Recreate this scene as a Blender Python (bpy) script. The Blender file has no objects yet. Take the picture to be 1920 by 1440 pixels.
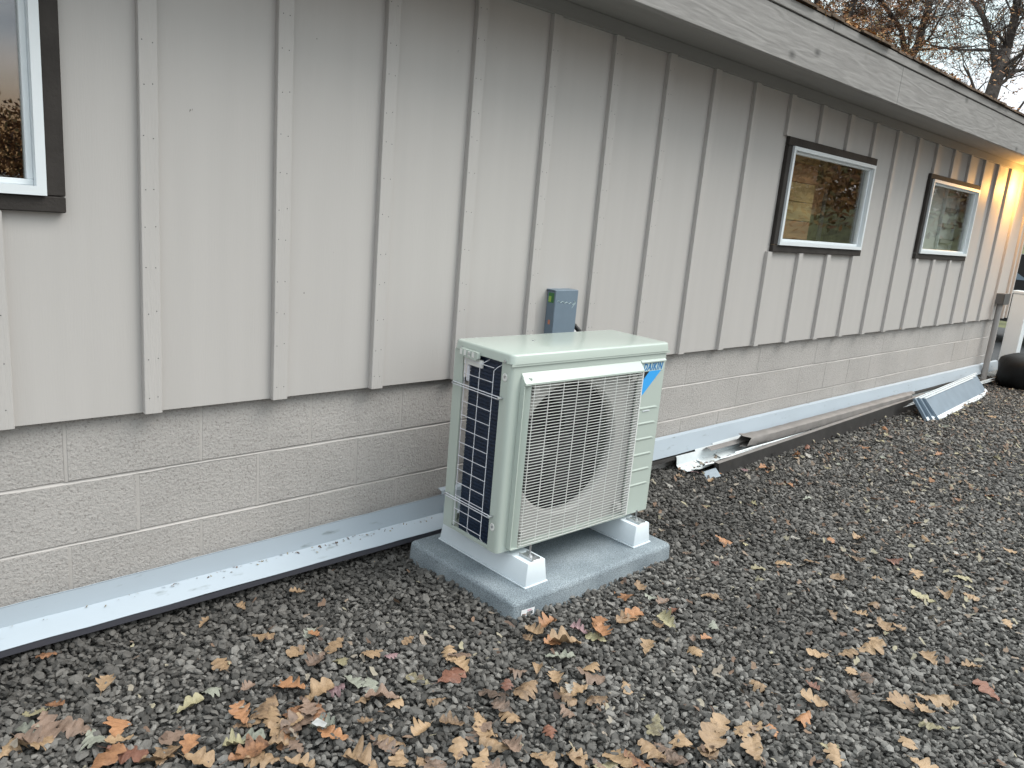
import bpy, bmesh, math, random
import numpy as np
from mathutils import Vector, Matrix
R = math.radians
rnd = random.Random(7)
sc = bpy.context.scene
COL = sc.collection

# ------------------------------------------------------------------ camera
cam_d = bpy.data.cameras.new('camera')
cam = bpy.data.objects.new('camera', cam_d)
COL.objects.link(cam)
cam_d.sensor_width = 36.0
cam_d.lens = 27.172
cam_d.clip_start = 0.05
cam_d.clip_end = 1000
_R = Vector((0.72844558, -0.67978195, 0.08522637))
_U = Vector((0.09089547, 0.2191946, 0.97143798))
_F = Vector((0.67904716, 0.69989301, -0.22146044))
cam.matrix_world = Matrix((
    (_R.x, _U.x, -_F.x, -0.39018), (_R.y, _U.y, -_F.y, -2.45551),
    (_R.z, _U.z, -_F.z, 1.40939), (0, 0, 0, 1)))
sc.camera = cam

# ------------------------------------------------------------------ world
SUN_EL, SUN_AZ = 52.0, 135.0         # soft sun behind thin cloud, on the open side of the yard
world = bpy.data.worlds.new('World')
sc.world = world
world.use_nodes = True
wt = world.node_tree
for n in list(wt.nodes):
    wt.nodes.remove(n)
def wn(t, **k):
    n = wt.nodes.new(t)
    for a, b in k.items():
        setattr(n, a, b)
    return n
w_out = wn('ShaderNodeOutputWorld')
w_bg = wn('ShaderNodeBackground')
w_bg.inputs['Strength'].default_value = 0.075
sky = wn('ShaderNodeTexSky', sky_type='NISHITA', sun_disc=False, sun_elevation=R(SUN_EL), sun_rotation=R(SUN_AZ))
sky.air_density = 1.0
sky.dust_density = 2.0
tc = wn('ShaderNodeTexCoord')
mp = wn('ShaderNodeMapping')
mp.inputs['Scale'].default_value = (1.0, 1.0, 3.2)
nz = wn('ShaderNodeTexNoise')
nz.inputs['Scale'].default_value = 2.3
nz.inputs['Detail'].default_value = 7
nz.inputs['Roughness'].default_value = 0.55
cr = wn('ShaderNodeValToRGB')
cr.color_ramp.elements[0].position = 0.36
cr.color_ramp.elements[1].position = 0.54
nz2 = wn('ShaderNodeTexNoise')
nz2.inputs['Scale'].default_value = 3.7
nz2.inputs['Detail'].default_value = 6
cc = wn('ShaderNodeValToRGB')            # cloud brightness: grey-blue undersides to white
cc.color_ramp.elements[0].position = 0.35
cc.color_ramp.elements[0].color = (7.6, 8.3, 9.2, 1)
cc.color_ramp.elements[1].position = 0.68
cc.color_ramp.elements[1].color = (14.5, 14.6, 14.8, 1)
mx = wn('ShaderNodeMix', data_type='RGBA')
wt.links.new(tc.outputs['Generated'], mp.inputs['Vector'])
wt.links.new(mp.outputs['Vector'], nz.inputs['Vector'])
wt.links.new(mp.outputs['Vector'], nz2.inputs['Vector'])
wt.links.new(nz.outputs['Fac'], cr.inputs['Fac'])
wt.links.new(nz2.outputs['Fac'], cc.inputs['Fac'])
wt.links.new(cr.outputs['Color'], mx.inputs['Factor'])
# clear gaps between the clouds: the physical sky, lifted by thin high haze
hz = wn('ShaderNodeMix', data_type='RGBA')
hz.inputs['Factor'].default_value = 0.72
hz.inputs['B'].default_value = (11.0, 14.2, 13.8, 1)
wt.links.new(sky.outputs['Color'], hz.inputs['A'])
wt.links.new(hz.outputs['Result'], mx.inputs['A'])
wt.links.new(cc.outputs['Color'], mx.inputs['B'])
# low evening glow towards the sun's side of the horizon
sep = wn('ShaderNodeSeparateXYZ')
wt.links.new(tc.outputs['Generated'], sep.inputs['Vector'])
g1 = wn('ShaderNodeMapRange')
g1.inputs['From Min'].default_value = 0.13
g1.inputs['From Max'].default_value = 0.035
wt.links.new(sep.outputs['Z'], g1.inputs['Value'])
g2 = wn('ShaderNodeMapRange')
g2.inputs['From Min'].default_value = -0.2
g2.inputs['From Max'].default_value = -0.85
wt.links.new(sep.outputs['Y'], g2.inputs['Value'])
gm = wn('ShaderNodeMath', operation='MULTIPLY')
wt.links.new(g1.outputs['Result'], gm.inputs[0])
wt.links.new(g2.outputs['Result'], gm.inputs[1])
mg = wn('ShaderNodeMix', data_type='RGBA')
mg.inputs['B'].default_value = (11.0, 7.0, 3.6, 1)
wt.links.new(gm.outputs['Value'], mg.inputs['Factor'])
wt.links.new(mx.outputs['Result'], mg.inputs['A'])
zr = wn('ShaderNodeMapRange')
zr.inputs['From Min'].default_value = 0.0; zr.inputs['From Max'].default_value = 1.0
zr.inputs['To Min'].default_value = 0.66; zr.inputs['To Max'].default_value = 1.95
wt.links.new(sep.outputs['Z'], zr.inputs['Value'])
zs = wn('ShaderNodeVectorMath', operation='SCALE')
wt.links.new(mg.outputs['Result'], zs.inputs[0]); wt.links.new(zr.outputs['Result'], zs.inputs['Scale'])
wt.links.new(zs.outputs[0], w_bg.inputs['Color'])
wt.links.new(w_bg.outputs['Background'], w_out.inputs['Surface'])

sun_d = bpy.data.lights.new('sun', 'SUN')
sun_d.energy = 1.5
sun_d.angle = R(38)
sun_d.color = (1.0, 0.95, 0.88)
sun = bpy.data.objects.new('sun', sun_d)
COL.objects.link(sun)
_a = R(SUN_AZ)
sd = Vector((math.sin(_a) * math.cos(R(SUN_EL)), math.cos(_a) * math.cos(R(SUN_EL)), math.sin(R(SUN_EL))))
sun.rotation_euler = sd.to_track_quat('Z', 'Y').to_euler()
sun.location = (0, -20, 20)

sc.view_settings.view_transform = 'Standard'
sc.view_settings.look = 'None'
sc.view_settings.exposure = 0.72
sc.view_settings.gamma = 1.0
sc.view_settings.use_curve_mapping = False

# ------------------------------------------------------------------ materials
def mat(name, col, rough=0.6, metal=0.0, spec=0.5, var=0.0, vscale=6.0, bump=0.0, bscale=60.0,
        stretch=(1, 1, 1), col2=None, bdetail=6.0, coords='world', coat=0.0, bdist=0.004, vdetail=5.0, ramp=(0.35, 0.65)):
    m = bpy.data.materials.new(name)
    m.use_nodes = True
    t = m.node_tree
    b = t.nodes['Principled BSDF']
    b.inputs['Base Color'].default_value = (*col, 1)
    b.inputs['Roughness'].default_value = rough
    b.inputs['Metallic'].default_value = metal
    b.inputs['Specular IOR Level'].default_value = spec
    b.inputs['Coat Weight'].default_value = coat
    m.diffuse_color = (*col, 1)
    if coords == 'world':
        g = t.nodes.new('ShaderNodeNewGeometry'); vec = g.outputs['Position']
    else:
        g = t.nodes.new('ShaderNodeTexCoord'); vec = g.outputs['Object']
    mpn = t.nodes.new('ShaderNodeMapping')
    mpn.inputs['Scale'].default_value = stretch
    t.links.new(vec, mpn.inputs['Vector'])
    m['_vec'] = 1
    if var > 0 or col2:
        n = t.nodes.new('ShaderNodeTexNoise')
        n.inputs['Scale'].default_value = vscale
        n.inputs['Detail'].default_value = vdetail
        t.links.new(mpn.outputs['Vector'], n.inputs['Vector'])
        r = t.nodes.new('ShaderNodeValToRGB')
        r.color_ramp.elements[0].position, r.color_ramp.elements[1].position = ramp
        c2 = col2 or tuple(c * (1 + var) for c in col)
        c1 = col if col2 else tuple(c * (1 - var) for c in col)
        r.color_ramp.elements[0].color = (*c1, 1)
        r.color_ramp.elements[1].color = (*c2, 1)
        t.links.new(n.outputs['Fac'], r.inputs['Fac'])
        t.links.new(r.outputs['Color'], b.inputs['Base Color'])
    if bump > 0:
        n = t.nodes.new('ShaderNodeTexNoise')
        n.inputs['Scale'].default_value = bscale
        n.inputs['Detail'].default_value = bdetail
        n.inputs['Roughness'].default_value = 0.6
        t.links.new(mpn.outputs['Vector'], n.inputs['Vector'])
        bp = t.nodes.new('ShaderNodeBump')
        bp.inputs['Strength'].default_value = bump
        bp.inputs['Distance'].default_value = bdist
        t.links.new(n.outputs['Fac'], bp.inputs['Height'])
        t.links.new(bp.outputs['Normal'], b.inputs['Normal'])
    return m

def base_ramp(m, fn):
    """insert fn(tree, colour_socket, vec) -> colour socket before Base Color"""
    t = m.node_tree
    b = t.nodes['Principled BSDF']
    g = t.nodes.new('ShaderNodeNewGeometry')
    if b.inputs['Base Color'].is_linked:
        s = b.inputs['Base Color'].links[0].from_socket
    else:
        c = t.nodes.new('ShaderNodeRGB'); c.outputs[0].default_value = b.inputs['Base Color'].default_value
        s = c.outputs[0]
    t.links.new(fn(t, s, g.outputs['Position']), b.inputs['Base Color'])
    return m

def nails_and_scuffs(t, s, vec):
    n = t.nodes.new('ShaderNodeTexNoise'); n.inputs['Scale'].default_value = 42; n.inputs['Detail'].default_value = 3
    mpn = t.nodes.new('ShaderNodeMapping'); mpn.inputs['Scale'].default_value = (1, 1, 0.6)
    t.links.new(vec, mpn.inputs['Vector']); t.links.new(mpn.outputs['Vector'], n.inputs['Vector'])
    r = t.nodes.new('ShaderNodeValToRGB')
    r.color_ramp.elements[0].position = 0.225; r.color_ramp.elements[0].color = (0.35, 0.33, 0.32, 1)
    r.color_ramp.elements[1].position = 0.25; r.color_ramp.elements[1].color = (1, 1, 1, 1)
    t.links.new(n.outputs['Fac'], r.inputs['Fac'])
    m = t.nodes.new('ShaderNodeMix'); m.data_type = 'RGBA'; m.blend_type = 'MULTIPLY'; m.inputs['Factor'].default_value = 1
    t.links.new(s, m.inputs['A']); t.links.new(r.outputs['Color'], m.inputs['B'])
    return m.outputs['Result']

M = {}
SID = (0.472, 0.448, 0.428)
M['siding'] = mat('painted_plywood', SID, 0.55, var=0.018, vscale=1.6, bump=0.22, bscale=26, stretch=(9, 9, 0.55), bdist=0.0022)
base_ramp(M['siding'], nails_and_scuffs)
M['batten'] = mat('painted_batten', (0.472, 0.448, 0.428), 0.55, var=0.02, vscale=3, bump=0.6, bscale=34, stretch=(5, 5, 0.45), bdist=0.003)
base_ramp(M['batten'], nails_and_scuffs)
M['block'] = mat('painted_concrete_block', (0.420, 0.396, 0.376), 0.85, var=0.05, vscale=3, bump=1.0, bscale=120, bdetail=4, bdist=0.0045)
def pits(t, s, vec):
    n = t.nodes.new('ShaderNodeTexNoise'); n.inputs['Scale'].default_value = 150; n.inputs['Detail'].default_value = 8
    n.inputs['Roughness'].default_value = 0.7
    t.links.new(vec, n.inputs['Vector'])
    r = t.nodes.new('ShaderNodeValToRGB')
    r.color_ramp.elements[0].position = 0.36; r.color_ramp.elements[0].color = (0.36, 0.34, 0.32, 1)
    r.color_ramp.elements[1].position = 0.47; r.color_ramp.elements[1].color = (1, 1, 1, 1)
    t.links.new(n.outputs['Fac'], r.inputs['Fac'])
    m = t.nodes.new('ShaderNodeMix'); m.data_type = 'RGBA'; m.blend_type = 'MULTIPLY'; m.inputs['Factor'].default_value = 0.6
    t.links.new(s, m.inputs['A']); t.links.new(r.outputs['Color'], m.inputs['B'])
    return m.outputs['Result']
base_ramp(M['block'], pits)
M['mortar'] = mat('painted_mortar', (0.45, 0.424, 0.402), 0.75, var=0.05, vscale=9, bump=0.4, bscale=90, bdist=0.002)

M['headjoint'] = mat('painted_head_joint', (0.415, 0.390, 0.368), 0.8, var=0.04, vscale=9, bump=0.5, bscale=110, bdist=0.002)
def wood_paint(name, col, dark):
    """weathered stain over rough-sawn wood: wavy grain, knots"""
    m = bpy.data.materials.new(name); m.use_nodes = True
    t = m.node_tree; b = t.nodes['Principled BSDF']
    b.inputs['Roughness'].default_value = 0.7
    g = t.nodes.new('ShaderNodeNewGeometry')
    mp1 = t.nodes.new('ShaderNodeMapping'); mp1.inputs['Scale'].default_value = (0.9, 8, 8)
    t.links.new(g.outputs['Position'], mp1.inputs['Vector'])
    n1 = t.nodes.new('ShaderNodeTexNoise'); n1.inputs['Scale'].default_value = 1.5; n1.inputs['Detail'].default_value = 2
    t.links.new(mp1.outputs['Vector'], n1.inputs['Vector'])
    mul = t.nodes.new('ShaderNodeMath'); mul.operation = 'MULTIPLY'; mul.inputs[1].default_value = 42.0
    t.links.new(n1.outputs['Fac'], mul.inputs[0])
    sn = t.nodes.new('ShaderNodeMath'); sn.operation = 'SINE'
    t.links.new(mul.outputs[0], sn.inputs[0])
    mr = t.nodes.new('ShaderNodeMapRange'); mr.inputs['From Min'].default_value = -1; mr.inputs['From Max'].default_value = 1
    t.links.new(sn.outputs[0], mr.inputs['Value'])
    # knots
    mk = t.nodes.new('ShaderNodeMapping'); mk.inputs['Scale'].default_value = (2.6, 1, 4.6)
    t.links.new(g.outputs['Position'], mk.inputs['Vector'])
    v = t.nodes.new('ShaderNodeTexVoronoi'); v.inputs['Scale'].default_value = 1.0
    t.links.new(mk.outputs['Vector'], v.inputs['Vector'])
    kr = t.nodes.new('ShaderNodeValToRGB')
    kr.color_ramp.elements[0].position = 0.02; kr.color_ramp.elements[0].color = (0.35, 0.35, 0.35, 1)
    kr.color_ramp.elements[1].position = 0.12; kr.color_ramp.elements[1].color = (1, 1, 1, 1)
    t.links.new(v.outputs['Distance'], kr.inputs['Fac'])
    n2 = t.nodes.new('ShaderNodeTexNoise'); n2.inputs['Scale'].default_value = 60; n2.inputs['Detail'].default_value = 6
    mp2 = t.nodes.new('ShaderNodeMapping'); mp2.inputs['Scale'].default_value = (0.12, 1, 1)
    t.links.new(g.outputs['Position'], mp2.inputs['Vector']); t.links.new(mp2.outputs['Vector'], n2.inputs['Vector'])
    ad = t.nodes.new('ShaderNodeMath'); ad.operation = 'MULTIPLY_ADD'; ad.inputs[1].default_value = 0.38
    t.links.new(mr.outputs['Result'], ad.inputs[0]); t.links.new(n2.outputs['Fac'], ad.inputs[2])
    rp = t.nodes.new('ShaderNodeValToRGB')
    rp.color_ramp.elements[0].position = 0.35; rp.color_ramp.elements[0].color = (*dark, 1)
    rp.color_ramp.elements[1].position = 0.95; rp.color_ramp.elements[1].color = (*col, 1)
    t.links.new(ad.outputs[0], rp.inputs['Fac'])
    mm = t.nodes.new('ShaderNodeMix'); mm.data_type = 'RGBA'; mm.blend_type = 'MULTIPLY'; mm.inputs['Factor'].default_value = 1
    t.links.new(rp.outputs['Color'], mm.inputs['A']); t.links.new(kr.outputs['Color'], mm.inputs['B'])
    t.links.new(mm.outputs['Result'], b.inputs['Base Color'])
    bp = t.nodes.new('ShaderNodeBump'); bp.inputs['Strength'].default_value = 0.6; bp.inputs['Distance'].default_value = 0.003
    t.links.new(ad.outputs[0], bp.inputs['Height']); t.links.new(bp.outputs['Normal'], b.inputs['Normal'])
    return m
M['fascia'] = wood_paint('stained_fascia_wood', (0.262, 0.250, 0.238), (0.205, 0.195, 0.185))
M['soffit'] = mat('shade_toned_soffit', (0.27, 0.26, 0.245), 0.7, var=0.04, vscale=3, bump=0.3, bscale=30, stretch=(0.6, 6, 6))  # soffit and frieze darker than the siding: eave shade put into the colour
M['trim'] = mat('dark_brown_trim_paint', (0.038, 0.033, 0.030), 0.7, spec=.25, var=0.15, vscale=9, bump=0.7, bscale=70, bdist=0.003)
M['vinyl'] = mat('white_vinyl', (0.74, 0.78, 0.80), 0.35, var=0.015, vscale=4)
M['shingle'] = mat('old_shingle', (0.10, 0.065, 0.040), 0.9, var=0.5, vscale=30, bump=0.7, bscale=120)
M['moss'] = mat('roof_moss', (0.05, 0.07, 0.02), 0.95, var=0.3, vscale=50)
M['case'] = mat('ivory_enamel', (0.440, 0.495, 0.450), 0.24, spec=0.5, var=0.012, vscale=3, coat=0.15)
M['ivory_plastic'] = mat('ivory_plastic', (0.70, 0.705, 0.68), 0.4)
M['bellmouth'] = mat('inner_ivory', (0.34, 0.335, 0.32), 0.5, var=0.04, vscale=8)
M['black'] = mat('black_plastic', (0.012, 0.012, 0.013), 0.45)
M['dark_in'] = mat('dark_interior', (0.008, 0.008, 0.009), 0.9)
M['fan'] = mat('fan_plastic', (0.006, 0.006, 0.0065), 0.5)
M['steel'] = mat('zinc_steel', (0.55, 0.56, 0.57), 0.35, metal=0.9)
M['wire'] = mat('guard_wire_coating', (0.66, 0.67, 0.72), 0.35)
M['blue'] = mat('badge_blue', (0.045, 0.36, 0.80), 0.35)
M['blue2'] = mat('badge_letter_blue', (0.03, 0.19, 0.46), 0.35)
M['badge'] = mat('badge_plate', (0.50, 0.62, 0.60), 0.3)
M['riser'] = mat('white_riser_plastic', (0.67, 0.73, 0.77), 0.5, var=0.03, vscale=7, bump=0.15, bscale=60)
M['sticker'] = mat('label_paper', (0.75, 0.76, 0.77), 0.5)
M['sticker_o'] = mat('label_orange', (0.62, 0.22, 0.12), 0.5)
M['sticker_g'] = mat('label_green', (0.045, 0.16, 0.05), 0.5)
M['sticker_y'] = mat('label_lime', (0.30, 0.46, 0.10), 0.5)
M['pink'] = mat('label_pink', (0.66, 0.40, 0.46), 0.5)
M['flash'] = mat('white_coil_metal', (0.39, 0.445, 0.495), 0.5, var=0.03, vscale=5, bump=0.12, bscale=9, bdist=0.004, stretch=(0.4, 1, 1))
def grime(t, s, vec):
    n = t.nodes.new('ShaderNodeTexNoise'); n.inputs['Scale'].default_value = 34; n.inputs['Detail'].default_value = 9
    mpn = t.nodes.new('ShaderNodeMapping'); mpn.inputs['Scale'].default_value = (0.3, 1, 1)
    t.links.new(vec, mpn.inputs['Vector']); t.links.new(mpn.outputs['Vector'], n.inputs['Vector'])
    r = t.nodes.new('ShaderNodeValToRGB')
    r.color_ramp.elements[0].position = 0.22; r.color_ramp.elements[0].color = (0.45, 0.45, 0.40, 1)
    r.color_ramp.elements[1].position = 0.36; r.color_ramp.elements[1].color = (1, 1, 1, 1)
    t.links.new(n.outputs['Fac'], r.inputs['Fac'])
    m = t.nodes.new('ShaderNodeMix'); m.data_type = 'RGBA'; m.blend_type = 'MULTIPLY'; m.inputs['Factor'].default_value = 0.8
    t.links.new(s, m.inputs['A']); t.links.new(r.outputs['Color'], m.inputs['B'])
    return m.outputs['Result']
base_ramp(M['flash'], grime)
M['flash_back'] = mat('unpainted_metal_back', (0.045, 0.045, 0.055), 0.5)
M['gutter'] = mat('white_gutter_enamel', (0.66, 0.70, 0.71), 0.4, var=0.05, vscale=8)
base_ramp(M['gutter'], grime)
M['taupe'] = mat('taupe_gutter_enamel', (0.205, 0.190, 0.180), 0.62, var=0.12, vscale=9, bump=0.25, bscale=20, bdist=0.004)
base_ramp(M['taupe'], grime)
M['darkboard'] = mat('dark_brown_metal', (0.020, 0.018, 0.017), 0.65, var=0.3, vscale=10, bump=0.2, bscale=30)
M['greycover'] = mat('blue_grey_enamel', (0.155, 0.205, 0.255), 0.45, var=0.04, vscale=12)
M['panelblue'] = mat('blue_grey_panel_paint', (0.155, 0.200, 0.245), 0.5, var=0.08, vscale=8)
M['greybox'] = mat('grey_junction_paint', (0.09, 0.09, 0.09), 0.6)
M['conduit'] = mat('painted_conduit', (0.30, 0.285, 0.275), 0.5)
M['white_caulk'] = mat('white_putty', (0.8, 0.8, 0.8), 0.8, bump=0.6, bscale=90)
M['pad'] = mat('composite_pad', (0.165, 0.198, 0.222), 0.85, col2=(0.262, 0.302, 0.328), vscale=5, bump=0.8, bscale=230, bdist=0.002)
def speck(t, s, vec):
    n = t.nodes.new('ShaderNodeTexNoise'); n.inputs['Scale'].default_value = 300; n.inputs['Detail'].default_value = 4
    t.links.new(vec, n.inputs['Vector'])
    r = t.nodes.new('ShaderNodeValToRGB')
    r.color_ramp.elements[0].position = 0.40; r.color_ramp.elements[0].color = (0.55, 0.56, 0.58, 1)
    r.color_ramp.elements[1].position = 0.60; r.color_ramp.elements[1].color = (1.25, 1.24, 1.22, 1)
    t.links.new(n.outputs['Fac'], r.inputs['Fac'])
    m = t.nodes.new('ShaderNodeMix'); m.data_type = 'RGBA'; m.blend_type = 'MULTIPLY'; m.inputs['Factor'].default_value = 1.0
    t.links.new(s, m.inputs['A']); t.links.new(r.outputs['Color'], m.inputs['B'])
    return m.outputs['Result']
base_ramp(M['pad'], speck)
M['coil'] = mat('blue_coil_fins', (0.006, 0.017, 0.042), 0.4, metal=0.2, var=0.3, vscale=60)
M['pine'] = mat('knotty_pine', (0.66, 0.46, 0.22), 0.5, var=0.22, vscale=7, stretch=(0.5, 1, 4))
M['pine2'] = mat('knotty_pine_dark', (0.58, 0.33, 0.18), 0.5, var=0.22, vscale=7, stretch=(0.5, 1, 4))
M['room'] = mat('interior_paint', (0.34, 0.34, 0.31), 0.8)
M['room_w'] = mat('interior_light_paint', (0.78, 0.78, 0.76), 0.8)
M['room_g'] = mat('interior_olive', (0.26, 0.25, 0.12), 0.8, var=0.3, vscale=9)
M['bark'] = mat('oak_bark', (0.075, 0.062, 0.055), 0.9, var=0.4, vscale=12, bump=0.8, bscale=18, bdist=0.02)
M['bag'] = mat('black_bag_plastic', (0.003, 0.003, 0.003), 0.55, spec=.25, bump=0.4, bscale=12, bdist=0.01)
M['grass'] = mat('grass', (0.085, 0.088, 0.034), 0.9, var=0.4, vscale=3)
M['asphalt'] = mat('asphalt', (0.05, 0.05, 0.052), 0.9, var=0.2, vscale=20)
M['dirt'] = mat('dark_soil', (0.020, 0.017, 0.015), 1.0, var=0.5, vscale=40, bump=0.8, bscale=90, bdist=0.01)

def glass_mat(name):
    m = bpy.data.materials.new(name); m.use_nodes = True
    t = m.node_tree
    for n in list(t.nodes): t.nodes.remove(n)
    o = t.nodes.new('ShaderNodeOutputMaterial')
    a = t.nodes.new('ShaderNodeBsdfTransparent'); a.inputs['Color'].default_value = (0.92, 0.935, 0.92, 1)
    g = t.nodes.new('ShaderNodeBsdfGlossy'); g.inputs['Roughness'].default_value = 0.0
    g.inputs['Color'].default_value = (1, 1, 1, 1)
    f = t.nodes.new('ShaderNodeLayerWeight'); f.inputs['Blend'].default_value = 0.5
    pw = t.nodes.new('ShaderNodeMath'); pw.operation = 'POWER'; pw.inputs[1].default_value = 4.5
    t.links.new(f.outputs['Facing'], pw.inputs[0])
    ml = t.nodes.new('ShaderNodeMath'); ml.operation = 'MULTIPLY_ADD'; ml.inputs[1].default_value = 0.40; ml.inputs[2].default_value = 0.14
    mxx = t.nodes.new('ShaderNodeMixShader')
    t.links.new(pw.outputs[0], ml.inputs[0]); t.links.new(ml.outputs[0], mxx.inputs['Fac'])
    t.links.new(a.outputs[0], mxx.inputs[1]); t.links.new(g.outputs[0], mxx.inputs[2])
    t.links.new(mxx.outputs[0], o.inputs['Surface'])
    return m
M['glass'] = glass_mat('window_glass')

def tint_mat(name, c1, c2, rough=0.85, attr='tint', spec=0.4, bump=0.0):
    m = bpy.data.materials.new(name); m.use_nodes = True
    t = m.node_tree; b = t.nodes['Principled BSDF']
    b.inputs['Roughness'].default_value = rough; b.inputs['Specular IOR Level'].default_value = spec
    a = t.nodes.new('ShaderNodeAttribute'); a.attribute_name = attr
    r = t.nodes.new('ShaderNodeValToRGB')
    r.color_ramp.elements[0].position = 0.0; r.color_ramp.elements[0].color = (*c1[0], 1)
    r.color_ramp.elements[1].position = 1.0; r.color_ramp.elements[1].color = (*c2[-1], 1)
    mids = c1[1:] + c2[:-1]
    for i, c in enumerate(mids):
        e = r.color_ramp.elements.new((i + 1) / (len(mids) + 1)); e.color = (*c, 1)
    t.links.new(a.outputs['Fac'], r.inputs['Fac'])
    g = t.nodes.new('ShaderNodeNewGeometry')
    n = t.nodes.new('ShaderNodeTexNoise'); n.inputs['Scale'].default_value = 140; n.inputs['Detail'].default_value = 4
    t.links.new(g.outputs['Position'], n.inputs['Vector'])
    mr = t.nodes.new('ShaderNodeMapRange'); mr.inputs['To Min'].default_value = 0.65; mr.inputs['To Max'].default_value = 1.35
    t.links.new(n.outputs['Fac'], mr.inputs['Value'])
    mm = t.nodes.new('ShaderNodeVectorMath'); mm.operation = 'SCALE'
    t.links.new(r.outputs['Color'], mm.inputs[0]); t.links.new(mr.outputs['Result'], mm.inputs['Scale'])
    t.links.new(mm.outputs[0], b.inputs['Base Color'])
    if bump:
        bp = t.nodes.new('ShaderNodeBump'); bp.inputs['Strength'].default_value = bump; bp.inputs['Distance'].default_value = 0.002
        t.links.new(n.outputs['Fac'], bp.inputs['Height']); t.links.new(bp.outputs['Normal'], b.inputs['Normal'])
    return m
M['stone'] = tint_mat('crushed_basalt', [(0.046, 0.043, 0.039), (0.092, 0.086, 0.079)], [(0.142, 0.133, 0.122), (0.215, 0.203, 0.187)], 0.75, bump=0.5)

# far gravel, where single stones are too small to build
def gravel_sheet_mat():
    m = bpy.data.materials.new('gravel_bed'); m.use_nodes = True
    t = m.node_tree; b = t.nodes['Principled BSDF']; b.inputs['Roughness'].default_value = 0.9
    g = t.nodes.new('ShaderNodeNewGeometry')
    v = t.nodes.new('ShaderNodeTexVoronoi'); v.inputs['Scale'].default_value = 38
    t.links.new(g.outputs['Position'], v.inputs['Vector'])
    r = t.nodes.new('ShaderNodeValToRGB')
    r.color_ramp.elements[0].color = (0.04, 0.039, 0.038, 1); r.color_ramp.elements[1].color = (0.20, 0.195, 0.185, 1)
    t.links.new(v.outputs['Color'], r.inputs['Fac'])
    t.links.new(r.outputs['Color'], b.inputs['Base Color'])
    bp = t.nodes.new('ShaderNodeBump'); bp.inputs['Strength'].default_value = 1; bp.inputs['Distance'].default_value = 0.02
    bp.invert = True
    t.links.new(v.outputs['Distance'], bp.inputs['Height']); t.links.new(bp.outputs['Normal'], b.inputs['Normal'])
    return m
M['gravel_sheet'] = gravel_sheet_mat()

# ------------------------------------------------------------------ mesh helpers
def mesh(name, verts, faces, smooth=False):
    me = bpy.data.meshes.new(name)
    me.from_pydata([tuple(v) for v in verts], [], faces)
    me.update()
    if smooth:
        me.polygons.foreach_set('use_smooth', [True] * len(me.polygons))
    return me

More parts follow.
